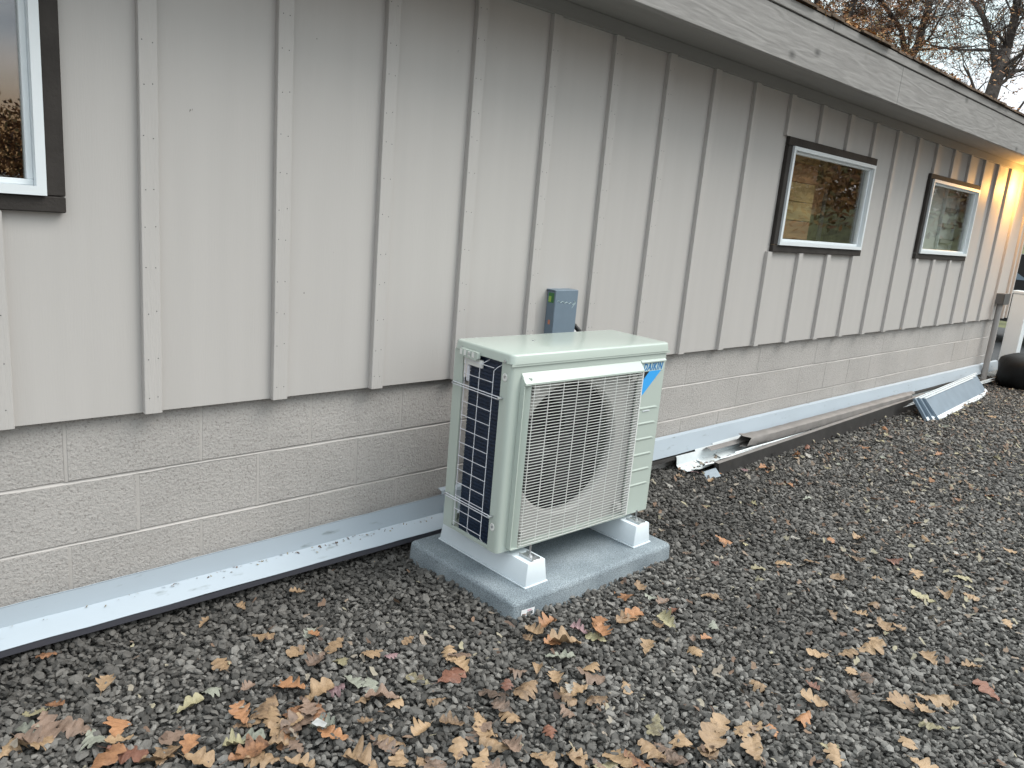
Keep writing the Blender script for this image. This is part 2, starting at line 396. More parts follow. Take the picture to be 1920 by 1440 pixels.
class MB:
    """collects shapes for ONE mesh object"""
    def __init__(s):
        s.v = []; s.f = []
    def add(s, v, f):
        o = len(s.v); s.v += [tuple(p) for p in v]; s.f += [tuple(i + o for i in q) for q in f]
        return s
    def box(s, x0, x1, y0, y1, z0, z1, bev=0.0):
        if bev > 0:
            bm = bmesh.new()
            bmesh.ops.create_cube(bm, size=1)
            for q in bm.verts:
                q.co = Vector((x0 + (q.co.x + .5) * (x1 - x0), y0 + (q.co.y + .5) * (y1 - y0), z0 + (q.co.z + .5) * (z1 - z0)))
            bmesh.ops.bevel(bm, geom=list(bm.edges), offset=bev, segments=1, affect='EDGES', profile=0.5)
            bm.verts.ensure_lookup_table()
            r = s.add([q.co for q in bm.verts], [[q.index for q in f.verts] for f in bm.faces])
            bm.free()
            return r
        v = [(x0, y0, z0), (x1, y0, z0), (x1, y1, z0), (x0, y1, z0), (x0, y0, z1), (x1, y0, z1), (x1, y1, z1), (x0, y1, z1)]
        return s.add(v, [(0, 3, 2, 1), (4, 5, 6, 7), (0, 1, 5, 4), (1, 2, 6, 5), (2, 3, 7, 6), (3, 0, 4, 7)])
    def tube(s, pts, r, n=8, cap=True):
        pts = [Vector(p) for p in pts]
        rs = r if isinstance(r, (list, tuple)) else [r] * len(pts)
        V = []; F = []
        up = Vector((0.12, 0.07, 1)).normalized()
        prev = None
        for i, p in enumerate(pts):
            d = (pts[min(i + 1, len(pts) - 1)] - pts[max(i - 1, 0)]).normalized()
            a = d.cross(up) if prev is None else (prev - d * prev.dot(d))
            if a.length < 1e-4: a = d.orthogonal()
            a.normalize(); prev = a; b = d.cross(a)
            for k in range(n):
                t = 2 * math.pi * k / n
                V.append(p + (a * math.cos(t) + b * math.sin(t)) * rs[i])
        for i in range(len(pts) - 1):
            for k in range(n):
                k2 = (k + 1) % n
                F.append((i * n + k, i * n + k2, (i + 1) * n + k2, (i + 1) * n + k))
        if cap:
            F.append(tuple(range(n))[::-1]); F.append(tuple((len(pts) - 1) * n + k for k in range(n)))
        return s.add(V, F)
    def prism(s, poly, axis, a0, a1):
        """extrude a 2D polygon; axis 'x': poly is (y,z); 'y': poly is (x,z); 'z': poly is (x,y)"""
        def P(u, w, a):
            return {'x': (a, u, w), 'y': (u, a, w), 'z': (u, w, a)}[axis]
        n = len(poly)
        V = [P(u, w, a0) for u, w in poly] + [P(u, w, a1) for u, w in poly]
        F = [tuple(range(n))[::-1], tuple(range(n, 2 * n))] + [(i, (i + 1) % n, n + (i + 1) % n, n + i) for i in range(n)]
        return s.add(V, F)
    def sheet_x(s, prof, xs, th, warp=None):
        """bent sheet metal: polyline prof[(y,z)] with thickness th swept along the stations xs"""
        n = len(prof)
        off = []
        for i in range(n):
            a = Vector(prof[max(i - 1, 0)]); b = Vector(prof[min(i + 1, n - 1)])
            d = (b - a).normalized(); off.append((-d.y * th, d.x * th))
        V = []
        for j, x in enumerate(xs):
            dy, dz = warp(x) if warp else (0, 0)
            for i in range(n): V.append((x, prof[i][0] + dy, prof[i][1] + dz))
            for i in range(n): V.append((x, prof[i][0] + off[i][0] + dy, prof[i][1] + off[i][1] + dz))
        F = []
        w = 2 * n
        for j in range(len(xs) - 1):
            for i in range(n - 1):
                F.append((j * w + i, j * w + i + 1, (j + 1) * w + i + 1, (j + 1) * w + i))
                F.append((j * w + n + i, (j + 1) * w + n + i, (j + 1) * w + n + i + 1, j * w + n + i + 1))
            for i in (0, n - 1):
                F.append((j * w + i, (j + 1) * w + i, (j + 1) * w + n + i, j * w + n + i))
        for j in (0, len(xs) - 1):
            for i in range(n - 1):
                F.append((j * w + i, j * w + n + i, j * w + n + i + 1, j * w + i + 1))
        return s.add(V, F)
    def obj(s, name, m, parent=None, off=(0, 0, 0), smooth=False, kind=None, auto=None):
        o_ = Vector(off)
        me = mesh(name, [Vector(p) - o_ for p in s.v], s.f, smooth)
        for mm in (m if isinstance(m, list) else [m]):
            me.materials.append(mm)
        bm = bmesh.new(); bm.from_mesh(me)
        bmesh.ops.recalc_face_normals(bm, faces=bm.faces)
        if auto is not None:
            for f in bm.faces: f.smooth = True
            for e in bm.edges:
                if len(e.link_faces) != 2 or e.calc_face_angle(0) > auto: e.smooth = False
        bm.to_mesh(me); bm.free()
        o = bpy.data.objects.new(name, me); COL.objects.link(o)
        if parent is not None: o.parent = parent
        else: o.location = off
        if kind: o['kind'] = kind
        return o

def tag(o, label, cat, group=None):
    o['label'] = label; o['category'] = cat
    if group: o['group'] = group
    return o
def empty(name, loc, label, cat, rz=0.0, group=None):
    o = bpy.data.objects.new(name, None); COL.objects.link(o)
    o.location = loc; o.rotation_euler = (0, 0, rz); o.empty_display_size = 0.1
    return tag(o, label, cat, group)
def share(src, name, loc, parent, m=None, rot=None, scale=None):
    o = bpy.data.objects.new(name, src); COL.objects.link(o)
    o.parent = parent; o.location = loc
    if rot: o.rotation_euler = rot
    if scale: o.scale = scale
    return o

# ------------------------------------------------------------------ ground
g = MB()
xs = [-150, -30, -3, 0, 3, 6, 9, 12, 30, 150]; ys = [-150, -30, -3, -1, 0.5, 30, 150]
V = [(x, y, -0.016) for y in ys for x in xs]
F = [(j * len(xs) + i, j * len(xs) + i + 1, (j + 1) * len(xs) + i + 1, (j + 1) * len(xs) + i) for j in range(len(ys) - 1) for i in range(len(xs) - 1)]
g.add(V, F).obj('gravel_ground', M['gravel_sheet'], kind='structure')
MB().add([(11.2, -40, -0.010), (16.5, -40, -0.010), (16.5, 60, -0.010), (11.2, 60, -0.010)], [(0, 1, 2, 3)]).obj('driveway', M['asphalt'], kind='structure')
# grassy bank beyond the driveway
V = []; F = []
nx, ny = 14, 40
for j in range(ny + 1):
    for i in range(nx + 1):
        x = 16.5 + i * 3.2; y = -25 + j * 2.2
        h = 2.6 * (1 - math.cos(min(1, i / 6) * math.pi)) / 2 + 0.25 * math.sin(x * .9 + y * .5) * min(1, i / 3) + 0.05
        V.append((x, y, h - 0.06))
for j in range(ny):
    for i in range(nx):
        a = j * (nx + 1) + i; F.append((a, a + 1, a + nx + 2, a + nx + 1))
MB().add(V, F).obj('grass_bank', M['grass'], kind='structure', smooth=True)

# crushed-rock gravel, stone by stone
def in_view(x, y, z=0.0, m=1.14):
    d = np.stack([x + 0.39018, y + 2.45551, np.full_like(x, z - 1.40939)], -1)
    f = d @ np.array(_F); r = d @ np.array(_R); u = d @ np.array(_U)
    f = np.maximum(f, 1e-3)
    return (np.abs(r / f) < 0.6625 * m) & (np.abs(u / f) < 0.4969 * m) & ((d @ np.array(_F)) > 0.2)

t_ = (1 + 5 ** .5) / 2
ICO = np.array([(-1, t_, 0), (1, t_, 0), (-1, -t_, 0), (1, -t_, 0), (0, -1, t_), (0, 1, t_), (0, -1, -t_), (0, 1, -t_), (t_, 0, -1), (t_, 0, 1), (-t_, 0, -1), (-t_, 0, 1)], float)
ICO /= np.linalg.norm(ICO[0])
IF = np.array([(0, 11, 5), (0, 5, 1), (0, 1, 7), (0, 7, 10), (0, 10, 11), (1, 5, 9), (5, 11, 4), (11, 10, 2), (10, 7, 6), (7, 1, 8), (3, 9, 4), (3, 4, 2), (3, 2, 6), (3, 6, 8), (3, 8, 9), (4, 9, 5), (2, 4, 11), (6, 2, 10), (8, 6, 7), (9, 8, 1)])
rs = np.random.RandomState(3)
def stones(name, x, y, z, size, m, tint, label):
    n = len(x)
    # angular variants: random vertex radii, then flattened and turned
    var = np.array([ICO * (0.72 + 0.5 * rs.rand(12, 1)) for _ in range(24)])
    base = var[rs.randint(0, 24, n)]
    sc3 = np.stack([0.8 + 0.5 * rs.rand(n), 0.6 + 0.4 * rs.rand(n), 0.38 + 0.34 * rs.rand(n)], -1) * size[:, None]
    P = base * sc3[:, None, :]
    th = rs.rand(n) * 2 * np.pi; tx = rs.randn(n) * 0.38; ty = rs.randn(n) * 0.38
    def rot(P, a, i, j):
        c, s = np.cos(a)[:, None], np.sin(a)[:, None]
        u, v = P[:, :, i].copy(), P[:, :, j].copy()
        P[:, :, i] = c * u - s * v; P[:, :, j] = s * u + c * v
    rot(P, th, 0, 1); rot(P, tx, 1, 2); rot(P, ty, 0, 2)
    P += np.stack([x, y, z], -1)[:, None, :]
    me = bpy.data.meshes.new(name)
    me.vertices.add(n * 12); me.vertices.foreach_set('co', P.astype(np.float32).ravel())
    Fc = (IF[None] + (np.arange(n) * 12)[:, None, None]).reshape(-1)
    nf = n * 20
    me.loops.add(nf * 3); me.loops.foreach_set('vertex_index', Fc.astype(np.int32))
    me.polygons.add(nf); me.polygons.foreach_set('loop_start', np.arange(0, nf * 3, 3, dtype=np.int32))
    me.update(calc_edges=True)
    at = me.attributes.new('tint', 'FLOAT', 'POINT')
    at.data.foreach_set('value', np.repeat(tint, 12).astype(np.float32))
    me.materials.append(m)
    me.polygons.foreach_set('use_smooth', np.zeros(nf, bool))
    o = bpy.data.objects.new(name, me); COL.objects.link(o)
    o['kind'] = 'stuff'; o['label'] = label
    return o
def bumpy(x, y):
    return 0.006 * np.sin(x * 3.1 + 1.3) * np.cos(y * 4.3) + 0.004 * np.sin(x * 9 + y * 7)
def grid_pts(x0, x1, y0, y1, s):
    X, Y = np.meshgrid(np.arange(x0, x1, s), np.arange(y0, y1, s))
    X = X.ravel() + rs.uniform(-.45, .45, X.size) * s; Y = Y.ravel() + rs.uniform(-.45, .45, Y.size) * s
    return X, Y
def keep(X, Y, dmin, dmax):
    d = np.hypot(X + 0.39, Y + 2.4555)
    k = in_view(X, Y) & (d >= dmin) & (d < dmax) & (Y < 0.015)
    k &= ~((X > 1.40) & (X < 2.25) & (Y > -0.72) & (Y < -0.17))
    return X[k], Y[k]
parts_ = []
X, Y = grid_pts(-1.2, 7.2, -3.6, 0.02, 0.0165); X, Y = keep(X, Y, 0, 5.6)
parts_.append((X, Y, 0.001 + rs.uniform(-.003, .005, X.size), 0.0075 + 0.0065 * rs.rand(X.size)))
X, Y = grid_pts(-1.2, 7.2, -3.6, 0.02, 0.0215); X, Y = keep(X, Y, 0, 5.6)
parts_.append((X, Y, 0.012 + rs.uniform(-.003, .006, X.size), 0.0075 + 0.0105 * rs.rand(X.size) ** 1.8))
X, Y = grid_pts(3.5, 11.2, -3.6, 0.02, 0.027); X, Y = keep(X, Y, 5.6, 11.5)
parts_.append((X, Y, 0.005 + rs.uniform(-.004, .008, X.size), 0.0095 + 0.0095 * rs.rand(X.size)))
X = np.concatenate([p[0] for p in parts_]); Y = np.concatenate([p[1] for p in parts_])
Z = np.concatenate([p[2] for p in parts_]) + bumpy(X, Y); S = np.concatenate([p[3] for p in parts_])
# a swale of bare, damp soil and a low ridge of dirt by the far wall
Z += 0.05 * np.exp(-((X - 8.6) / 1.0) ** 2 - ((Y + 0.02) / 0.10) ** 2)
T = rs.rand(len(X)) ** 1.35
# damp, earthier patches: by the wall, round the pad where it was dug in, and a few dips in the yard
damp = 0.55 * np.exp(-((Y + 0.10) / 0.22) ** 2)
for (px_, py_, pr_, pd_) in ((2.75, -0.62, .30, .6), (2.1, -1.35, .22, .5), (3.3, -.35, .30, .6), (1.25, -.75, .3, .35), (4.6, -1.3, .5, .25), (1.0, -1.1, .25, .25)):
    damp = np.maximum(damp, pd_ * np.exp(-((X - px_) ** 2 + (Y - py_) ** 2) / pr_ ** 2))
nzv = np.sin(X * 2.3 + 1) * np.sin(Y * 3.1 + 2) + .6 * np.sin(X * 5.1 + Y * 4.3)
T = np.clip(T * (1 - damp) * (1 + .10 * nzv), 0, 1)
Z -= 0.012 * damp
stones('gravel', X, Y, Z, S, M['stone'], T, 'dark grey crushed rock spread over the yard')
print('stones', len(X))

# ------------------------------------------------------------------ house
S_ = 0.406
ZS, ZT = 0.69, 2.20             # siding bottom / top
XL, XR = -1.7, 9.50
house = empty('house', (XL, 0, 0), 'low taupe board-and-batten house wall on concrete block footing', 'building')
HO = (XL, 0, 0)
def H(mb, name, m, parent=None, **k):
    return mb.obj(name, m, parent or house, HO, **k)

wins = [(-1.25, 0.205, 1.290, 1.975), (4.10, 5.385, 1.283, 1.968), (6.455, 7.70, 1.287, 1.968)]
def sub_rects(x0, x1, z0, z1):
    rects = [(x0, x1, z0, z1)]
    for wx0, wx1, wz0, wz1 in wins:
        a0, a1, c0, c1 = wx0 + .02, wx1 - .02, wz0 + .02, wz1 - .02
        out = []
        for r0, r1, q0, q1 in rects:
            if a1 <= r0 or a0 >= r1 or c1 <= q0 or c0 >= q1: out.append((r0, r1, q0, q1)); continue
            if a0 > r0: out.append((r0, a0, q0, q1))
            if a1 < r1: out.append((a1, r1, q0, q1))
            m0, m1 = max(a0, r0), min(a1, r1)
            if c0 > q0: out.append((m0, m1, q0, c0))
            if c1 < q1: out.append((m0, m1, c1, q1))
        rects = out
    return rects
dxs = {1: -.004, 2: .011, 3: .007, 8: -.002}
k0 = -4
edges = [XL]
for k in range(k0, 24):
    x = k * S_ + dxs.get(k, 0) + 0.026
    if XL < x < XR - .05: edges.append(x)
edges.append(XR)
for a, b in zip(edges[:-1], edges[1:]):
    for r in sub_rects(a + .0008, b - .0008, ZS, ZT + .1):
        H(MB().box(r[0], r[1], 0, .0125, r[2], r[3]), 'siding_panel', M['siding'])
for k in range(k0, 24):
    x = k * S_ + dxs.get(k, 0)
    spans = [(ZS + rnd.uniform(-.003, .001), ZT)]
    for wx0, wx1, wz0, wz1 in wins:
        if x + .052 > wx0 and x < wx1:
            spans = [(ZS, wz0 - .001), (wz1 + .001, ZT)]
    for z0, z1 in spans:
        mb = MB()
        # slightly wavy, rough-edged strip
        n = max(3, int((z1 - z0) / .13)); V = []; F = []
        ph = rnd.uniform(0, 6); w = .052 + rnd.uniform(-.002, .002)
        for i in range(n + 1):
            z = z0 + (z1 - z0) * i / n
            dx = .0012 * math.sin(z * 3.1 + ph) + rnd.uniform(-.0004, .0004)
            V += [(x + dx, -.0005, z), (x + dx, -.0215, z), (x + dx + .0015, -.023, z), (x + dx + w - .0015, -.023, z), (x + dx + w, -.0215, z), (x + dx + w, -.0005, z)]
        for i in range(n):
            for j in range(6):
                F.append((i * 6 + j, i * 6 + (j + 1) % 6, (i + 1) * 6 + (j + 1) % 6, (i + 1) * 6 + j))
        F += [tuple(range(6))[::-1], tuple(n * 6 + j for j in range(6))]
        mb.add(V, F)
        bt = H(mb, 'batten', M['batten'])
        # nail heads in pairs, on the battens near enough to read
        if k <= 7:
            nb = MB(); z = z0 + .05
            while z < z1 - .03:
                for fx in (.012, .038):
                    nx_, nz_ = x + fx + rnd.uniform(-.003, .003), z + rnd.uniform(-.006, .006)
                    nb.tube([(nx_, -.0225, nz_), (nx_, -.0236, nz_)], .0018, 6)
                z += .11 + rnd.uniform(-.01, .04)
            H(nb, 'nail_head', M['greybox'], bt)

# corner board + far end wall + back of the house
H(MB().box(XR - .012, XR + .02, -.0215, .06, ZS, ZT, .002), 'corner_board', M['siding'])
H(MB().box(XR, XR + .0125, .061, 6.0, ZS, 2.26), 'end_wall', M['siding'])
H(MB().box(XR - .02, XR - .0005, .07, 6.0, -.3, ZS - .002), 'end_footing', M['block'])
H(MB().box(XL, XR, 6.0, 6.1, -.3, 2.26), 'rear_wall', M['siding'])
H(MB().box(XL - .0, XL + .05, .05, 6.0, -.3, 2.26), 'side_wall', M['siding'])

# concrete block courses
BF = 0.030                         # block face
J = [0.486, 0.283, 0.080]
xb0 = 0.1886
blk = {}
def block_mesh(w, h):
    key = (round(w, 3), round(h, 3))
    if key not in blk:
        mb = MB().box(0, w, 0, .1, 0, h, .0016)
        me = mesh('concrete_block', mb.v, mb.f); me.materials.append(M['block']); blk[key] = me
    return blk[key]
rows = [(J[0] + .0045, ZS + .02, 0), (J[1] + .0045, J[0] - .0045, .203), (J[2] + .0045, J[1] - .0045, 0), (J[2] - .199, J[2] - .0045, .203)]
for z0, z1, sh in rows:
    x = xb0 + sh - S_ * 6
    while x < XR - .03:
        a, b = max(x + .0045, XL), min(x + S_ - .0045, XR - .03)
        if b - a > .03:
            o = share(block_mesh(b - a, z1 - z0), 'concrete_block', (a - XL, BF + rnd.uniform(-.0018, .0018), z0), house)
        x += S_
H(MB().box(XL, XR - .021, BF + .0052, .08, -.3, ZS), 'mortar', M['mortar'])
mb = MB()
for z0, z1, sh in rows:
    x = xb0 + sh - S_ * 5
    while x < XR - .05:
        mb.box(x - .0052, x + .0052, BF + .0006, BF + .005, z0 - .001, z1 + .001)   # nearly flush head joints
        x += S_
H(mb, 'head_joints', M['headjoint'])['kind'] = 'stuff'
jb = MB()
for zj in J:
    n = 220; V = []; F = []
    for i in range(n + 1):
        x = XL + (XR - .03 - XL) * i / n
        dz = rnd.uniform(-.0006, .0006) + .0016 * math.sin(int((x + 5 + zj * 3) / .406) * 2.3)
        V += [(x, BF + .0054, zj + .0042 + dz), (x, BF + .0040, zj - .001 + dz), (x, BF - .0008, zj - .0048 + dz), (x, BF + .0054, zj - .0075 + dz)]
    for i in range(n):
        for j in range(3): F.append((i * 4 + j, i * 4 + j + 1, (i + 1) * 4 + j + 1, (i + 1) * 4 + j))
    jb.add(V, F)
H(jb, 'bed_joint', M['mortar'], auto=R(60))

# eave
YE = -0.40
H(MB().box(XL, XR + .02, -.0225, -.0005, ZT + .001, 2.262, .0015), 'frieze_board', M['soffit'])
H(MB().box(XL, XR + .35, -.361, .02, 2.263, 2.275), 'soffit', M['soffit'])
fx = [XL, 1.10, 4.62, 8.25, XR + .4]
for a, b in zip(fx[:-1], fx[1:]):
    H(MB().box(a + .001, b - .001, YE, YE + .038, 2.212, 2.4285, .0025), 'fascia_board', M['fascia'])
cx_ = [XL, .2, 3.66, 7.2, XR + .4]
for a, b in zip(cx_[:-1], cx_[1:]):
    H(MB().box(a + .001, b - .001, YE - .007, YE + .03, 2.4325, 2.480, .0025), 'drip_board', M['fascia'])
H(MB().prism([(YE + .04, 2.275), (YE + .04, 2.478), (3.1, 3.2), (6.1, 2.6), (6.1, 2.275)], 'x', XL, XR + .38), 'roof_deck', M['fascia'])
x = XL
while x < XR + .4:
    w = rnd.uniform(.10, .24)
    d = rnd.uniform(-.012, .010); t = rnd.uniform(.008, .015)
    mb = MB()
    y0 = YE - .022 + d; z0 = 2.4815 + rnd.uniform(0, .004)
    sl = .32
    V = [(x, y0, z0), (x + w - .004, y0 + rnd.uniform(-.004, .004), z0), (x + w - .004, y0 + .4, z0 + .4 * sl), (x, y0 + .4, z0 + .4 * sl)]
    V += [(p[0], p[1], p[2] + t) for p in V]
    mb.add(V, [(0, 3, 2, 1), (4, 5, 6, 7), (0, 1, 5, 4), (1, 2, 6, 5), (2, 3, 7, 6), (3, 0, 4, 7)])
    H(mb, 'shingle', M['shingle'])
    x += w

# windows
def window(wx0, wx1, wz0, wz1, tl, tr, tt, tb, vin, rec):
    """outer trim rectangle, trim widths, vinyl frame face width, reveal depth"""
    fx0, fx1, fz0, fz1 = wx0 + tl, wx1 - tr, wz0 + tb, wz1 - tt
    mb = MB(); f0 = -.040
    for (a, b, c, d) in ((fx0, fx1, fz0, fz0 + vin), (fx0, fx1, fz1 - vin, fz1), (fx0, fx0 + vin, fz0 + vin, fz1 - vin), (fx1 - vin, fx1, fz0 + vin, fz1 - vin)):
        mb.box(a, b, f0, rec, c, d)
    i0 = vin
    st = .016
    for (a, b, c, d) in ((fx0 + i0, fx1 - i0, fz0 + i0, fz0 + i0 + st), (fx0 + i0, fx1 - i0, fz1 - i0 - st, fz1 - i0), (fx0 + i0, fx0 + i0 + st, fz0 + i0 + st, fz1 - i0 - st), (fx1 - i0 - st, fx1 - i0, fz0 + i0 + st, fz1 - i0 - st)):
        mb.box(a, b, rec - .030, rec, c, d, .002)
    w = H(mb, 'window', M['vinyl'])
    # mitre seams at the corners
    g0 = i0 + st
    H(MB().box(fx0 + g0 - .004, fx1 - g0 + .004, rec - .016, rec - .010, fz0 + g0 - .004, fz1 - g0 + .004), 'glass_pane', M['glass'], w)
    y0 = -.027
    H(MB().box(wx0, wx1, y0, -.0005, wz0, fz0 - .001, .003), 'trim_board', M['trim'], w)
    H(MB().box(wx0, wx1, y0, -.0005, fz1 + .001, wz1, .003), 'trim_board', M['trim'], w)
    H(MB().box(wx0, fx0 - .001, y0, -.0005, fz0, fz1, .003), 'trim_board', M['trim'], w)
    H(MB().box(fx1 + .001, wx1, y0, -.0005, fz0, fz1, .003), 'trim_board', M['trim'], w)
    return w
window(*wins[0], .05, .048, .05, .044, .024, .018)
window(*wins[1], .052, .030, .050, .044, .022, .016)
window(*wins[2], .055, .022, .040, .044, .022, .016)

# rooms behind the glass
def room(x0, x1, y1, z0, z1, m):
    mb = MB()
    mb.box(x0, x1, y1, y1 + .02, z0, z1); mb.box(x0 - .02, x0, .1, y1, z0, z1); mb.box(x1, x1 + .02, .1, y1, z0, z1)
    mb.box(x0 - .02, x1 + .02, .1, y1, z0 - .02, z0); mb.box(x0 - .02, x1 + .02, .1, y1, z1, z1 + .02)
    H(mb, 'interior_wall', m)
room(-1.6, .6, 2.2, .7, 2.15, M['dark_in'])
room(3.9, 6.3, .62, .9, 2.15, M['room_g'])
room(6.35, 8.8, .40, .9, 2.15, M['room'])
for i in range(9):
    z = .98 + i * .128
    H(MB().box(4.2, 5.02, .22, .24, z, z + .124, .003), 'pine_board', M['pine'] if i % 3 else M['pine2'])
H(MB().box(5.025, 5.07, .29, .33, .95, 2.1, .003), 'door_casing', M['room_w'])
H(MB().box(5.075, 5.75, .34, .36, .95, 2.1, .003), 'interior_door', M['room_g'])
H(MB().box(5.40, 5.44, .32, .338, .95, 1.75, .003), 'door_casing', M['room'])
H(MB().box(5.10, 5.38, .325, .339, 1.55, 1.78, .003), 'pine_board', M['pine2'])
H(MB().box(6.4, 8.75, .15, .165, .9, 2.1, .003), 'interior_partition', M['room_w'])
for i in range(3):
    H(MB().box(6.98 + .36 * i, 7.0 + .36 * i, .12, .148, .95, 2.1, .003), 'shelf_post', M['vinyl'])
for i in range(6):
    H(MB().box(7.38, 7.68, .115, .147, 1.15 + i * .14, 1.19 + i * .14, .003), 'shelf_board', M['room'])
H(MB().box(.65, 3.85, .1, .9, .86, .88), 'interior_floor', M['dark_in'])

# ------------------------------------------------------------------ disconnect box on the wall
db = empty('disconnect_box', (2.16, 0, .80), 'blue-grey electrical disconnect box on the wall just above the outdoor unit', 'electrical box')
DO = (2.16, 0, .80)
bx = MB().box(2.165, 2.302, -.052, -.0005, .80, 1.060, .003).obj('box_body', M['greycover'], db, DO)
MB().box(2.158, 2.309, -.062, -.0525, .795, 1.0645, .002).obj('front_cover', M['greycover'], db, DO)
MB().box(2.158, 2.309, -.0515, -.001, 1.0605, 1.0655, .001).obj('rain_lip', M['greycover'], db, DO)
MB().box(2.1640, 2.1648, -.046, -.012, 1.005, 1.050).obj('warning_label', M['sticker_g'], db, DO)
MB().box(2.1630, 2.1638, -.030, -.014, 1.008, 1.034).obj('warning_label', M['sticker_y'], db, DO)
MB().box(2.1640, 2.1648, -.034, -.022, .905, .925).obj('warning_label', M['sticker_o'], db, DO)
pts = []
for i in range(26):
    t = i / 25
    pts.append((2.172 + .115 * t, -.0628, 1.015 - .014 * t + .0035 * math.sin(t * 26)))
pts += [(2.292, -.0628, 1.012), (2.283, -.0628, 1.016), (2.296, -.0628, 1.006), (2.280, -.0628, .992), (2.272, -.0628, .982)]
MB().tube(pts, .0009, 4).obj('scribble', M['badge'], db, DO)
cd = MB()
cd.tube([(2.288, -.035, .90), (2.325, -.045, .895), (2.345, -.06, .87), (2.350, -.09, .80), (2.33, -.16, .70), (2.30, -.24, .60)], .0115, 10)
tag(cd.obj('flexible_conduit', M['black'], None, (2.3, -.04, .8), smooth=True), 'black flexible conduit running from the blue-grey box down behind the outdoor unit', 'conduit')
pb = MB().box(2.312, 2.375, -.020, -.0005, .835, .880, .008)
tag(pb.obj('putty_patch', M['white_caulk'], None, (2.34, 0, .835)), 'lump of white sealing putty on the siding beside the blue-grey box', 'putty')

# far junction box and conduit
jx = empty('junction_box', (9.03, 0, .3), 'small grey junction box near the far corner of the wall', 'electrical box')
JO = (9.03, 0, .3)
MB().box(8.93, 9.12, -.10, -.021, .862, .972, .004).obj('box_body', M['greybox'], jx, JO)
MB().box(8.925, 9.125, -.106, -.1005, .858, .976, .002).obj('cover', M['greybox'], jx, JO)
pc = MB().tube([(9.02, -.052, .861), (9.02, -.052, -.02)], .030, 12)
cdo = pc.obj('electrical_conduit', M['conduit'], None, (9.02, -.05, 0), auto=R(40))
tag(cdo, 'taupe painted conduit running from the far grey junction box to the ground', 'conduit')

# warm lantern under the eave at the far end (just outside the picture; its glow is in it)
lan = empty('eave_lantern', (8.75, -.19, 2.05), 'warm glowing lantern hanging under the eave near the far corner', 'lamp')
LO = (8.75, -.19, 2.05)
MB().tube([(8.75, -.19, 2.262), (8.75, -.19, 2.245)], .05, 16).obj('canopy', M['trim'], lan, LO)
MB().tube([(8.75, -.19, 2.245), (8.75, -.19, 2.17)], .006, 8).obj('stem', M['trim'], lan, LO)
MB().tube([(8.75, -.19, 2.17), (8.75, -.19, 2.155), (8.75, -.19, 2.15)], [.02, .06, .065], 16).obj('hood', M['trim'], lan, LO)
gm_ = bpy.data.materials.new('lit_bulb'); gm_.use_nodes = True
gb = gm_.node_tree.nodes['Principled BSDF']; gb.inputs['Emission Color'].default_value = (1, .62, .25, 1); gb.inputs['Emission Strength'].default_value = 12
MB().tube([(8.75, -.19, 2.149), (8.75, -.19, 2.13), (8.75, -.19, 2.09), (8.75, -.19, 2.075)], [.012, .028, .028, .01], 12).obj('bulb', gm_, lan, LO, smooth=True)
ld = bpy.data.lights.new('lantern_light', 'POINT'); ld.energy = 17; ld.color = (1.0, .50, .12); ld.shadow_soft_size = .04
lo = bpy.data.objects.new('lantern_light', ld); COL.objects.link(lo); lo.parent = lan; lo.location = (0, -.01, -.03)

# ------------------------------------------------------------------ pad and risers
def rounded_slab(x0, x1, y0, y1, z0, z1, r, rv):
    bm = bmesh.new(); bmesh.ops.create_cube(bm, size=1)
    for q in bm.verts:
        q.co = Vector((x0 + (q.co.x + .5) * (x1 - x0), y0 + (q.co.y + .5) * (y1 - y0), z0 + (q.co.z + .5) * (z1 - z0)))
        if q.co.z < (z0 + z1) / 2:
            pass
        else:
            q.co.x += .004 if q.co.x < (x0 + x1) / 2 else -.004
            q.co.y += .004 if q.co.y < (y0 + y1) / 2 else -.004
    ve = [e for e in bm.edges if abs(e.verts[0].co.z - e.verts[1].co.z) > .01]
    bmesh.ops.bevel(bm, geom=ve, offset=rv, segments=5, affect='EDGES', profile=.5)
    te = [e for e in bm.edges if min(e.verts[0].co.z, e.verts[1].co.z) > z1 - .001 and len(e.link_faces) == 2 and any(abs(f.normal.z) < .5 for f in e.link_faces)]
    bm.normal_update()
    te = [e for e in bm.edges if min(e.verts[0].co.z, e.verts[1].co.z) > z1 - .001]
    bmesh.ops.bevel(bm, geom=te, offset=r, segments=4, affect='EDGES', profile=.5)
    mb = MB(); bm.verts.ensure_lookup_table()
    for i, q in enumerate(bm.verts): q.index = i
    mb.add([q.co for q in bm.verts], [[q.index for q in f.verts] for f in bm.faces]); bm.free()
    return mb
pad = rounded_slab(1.358, 2.292, -.762, -.135, -.012, .076, .016, .022).obj('equipment_pad', M['pad'], None, (1.82, -.45, 0), auto=R(35))
tag(pad, 'speckled blue-grey composite equipment pad lying on the gravel under the outdoor unit', 'pad')
PO = (1.82, -.45, 0)
st = MB().add([(1.392, -.7632, .018), (1.458, -.7632, .014), (1.462, -.7622, .040), (1.396, -.7620, .046)], [(0, 1, 2, 3)])
stk = st.obj('barcode_sticker', M['sticker'], pad, PO)
sb = MB()
xx = 1.424
for w in (.003, .0015, .004, .0015, .003, .005):
    sb.add([(xx, -.7640, .019), (xx + w, -.7640, .0188), (xx + w, -.7633, .031), (xx, -.7633, .0312)], [(0, 1, 2, 3)]); xx += w + .0018
sb.obj('barcode', M['black'], stk, PO)
MB().add([(1.400, -.7640, .024), (1.416, -.7640, .0225), (1.417, -.7637, .028), (1.401, -.7637, .030)], [(0, 1, 2, 3)]).obj('print_block', M['sticker_o'], stk, PO)
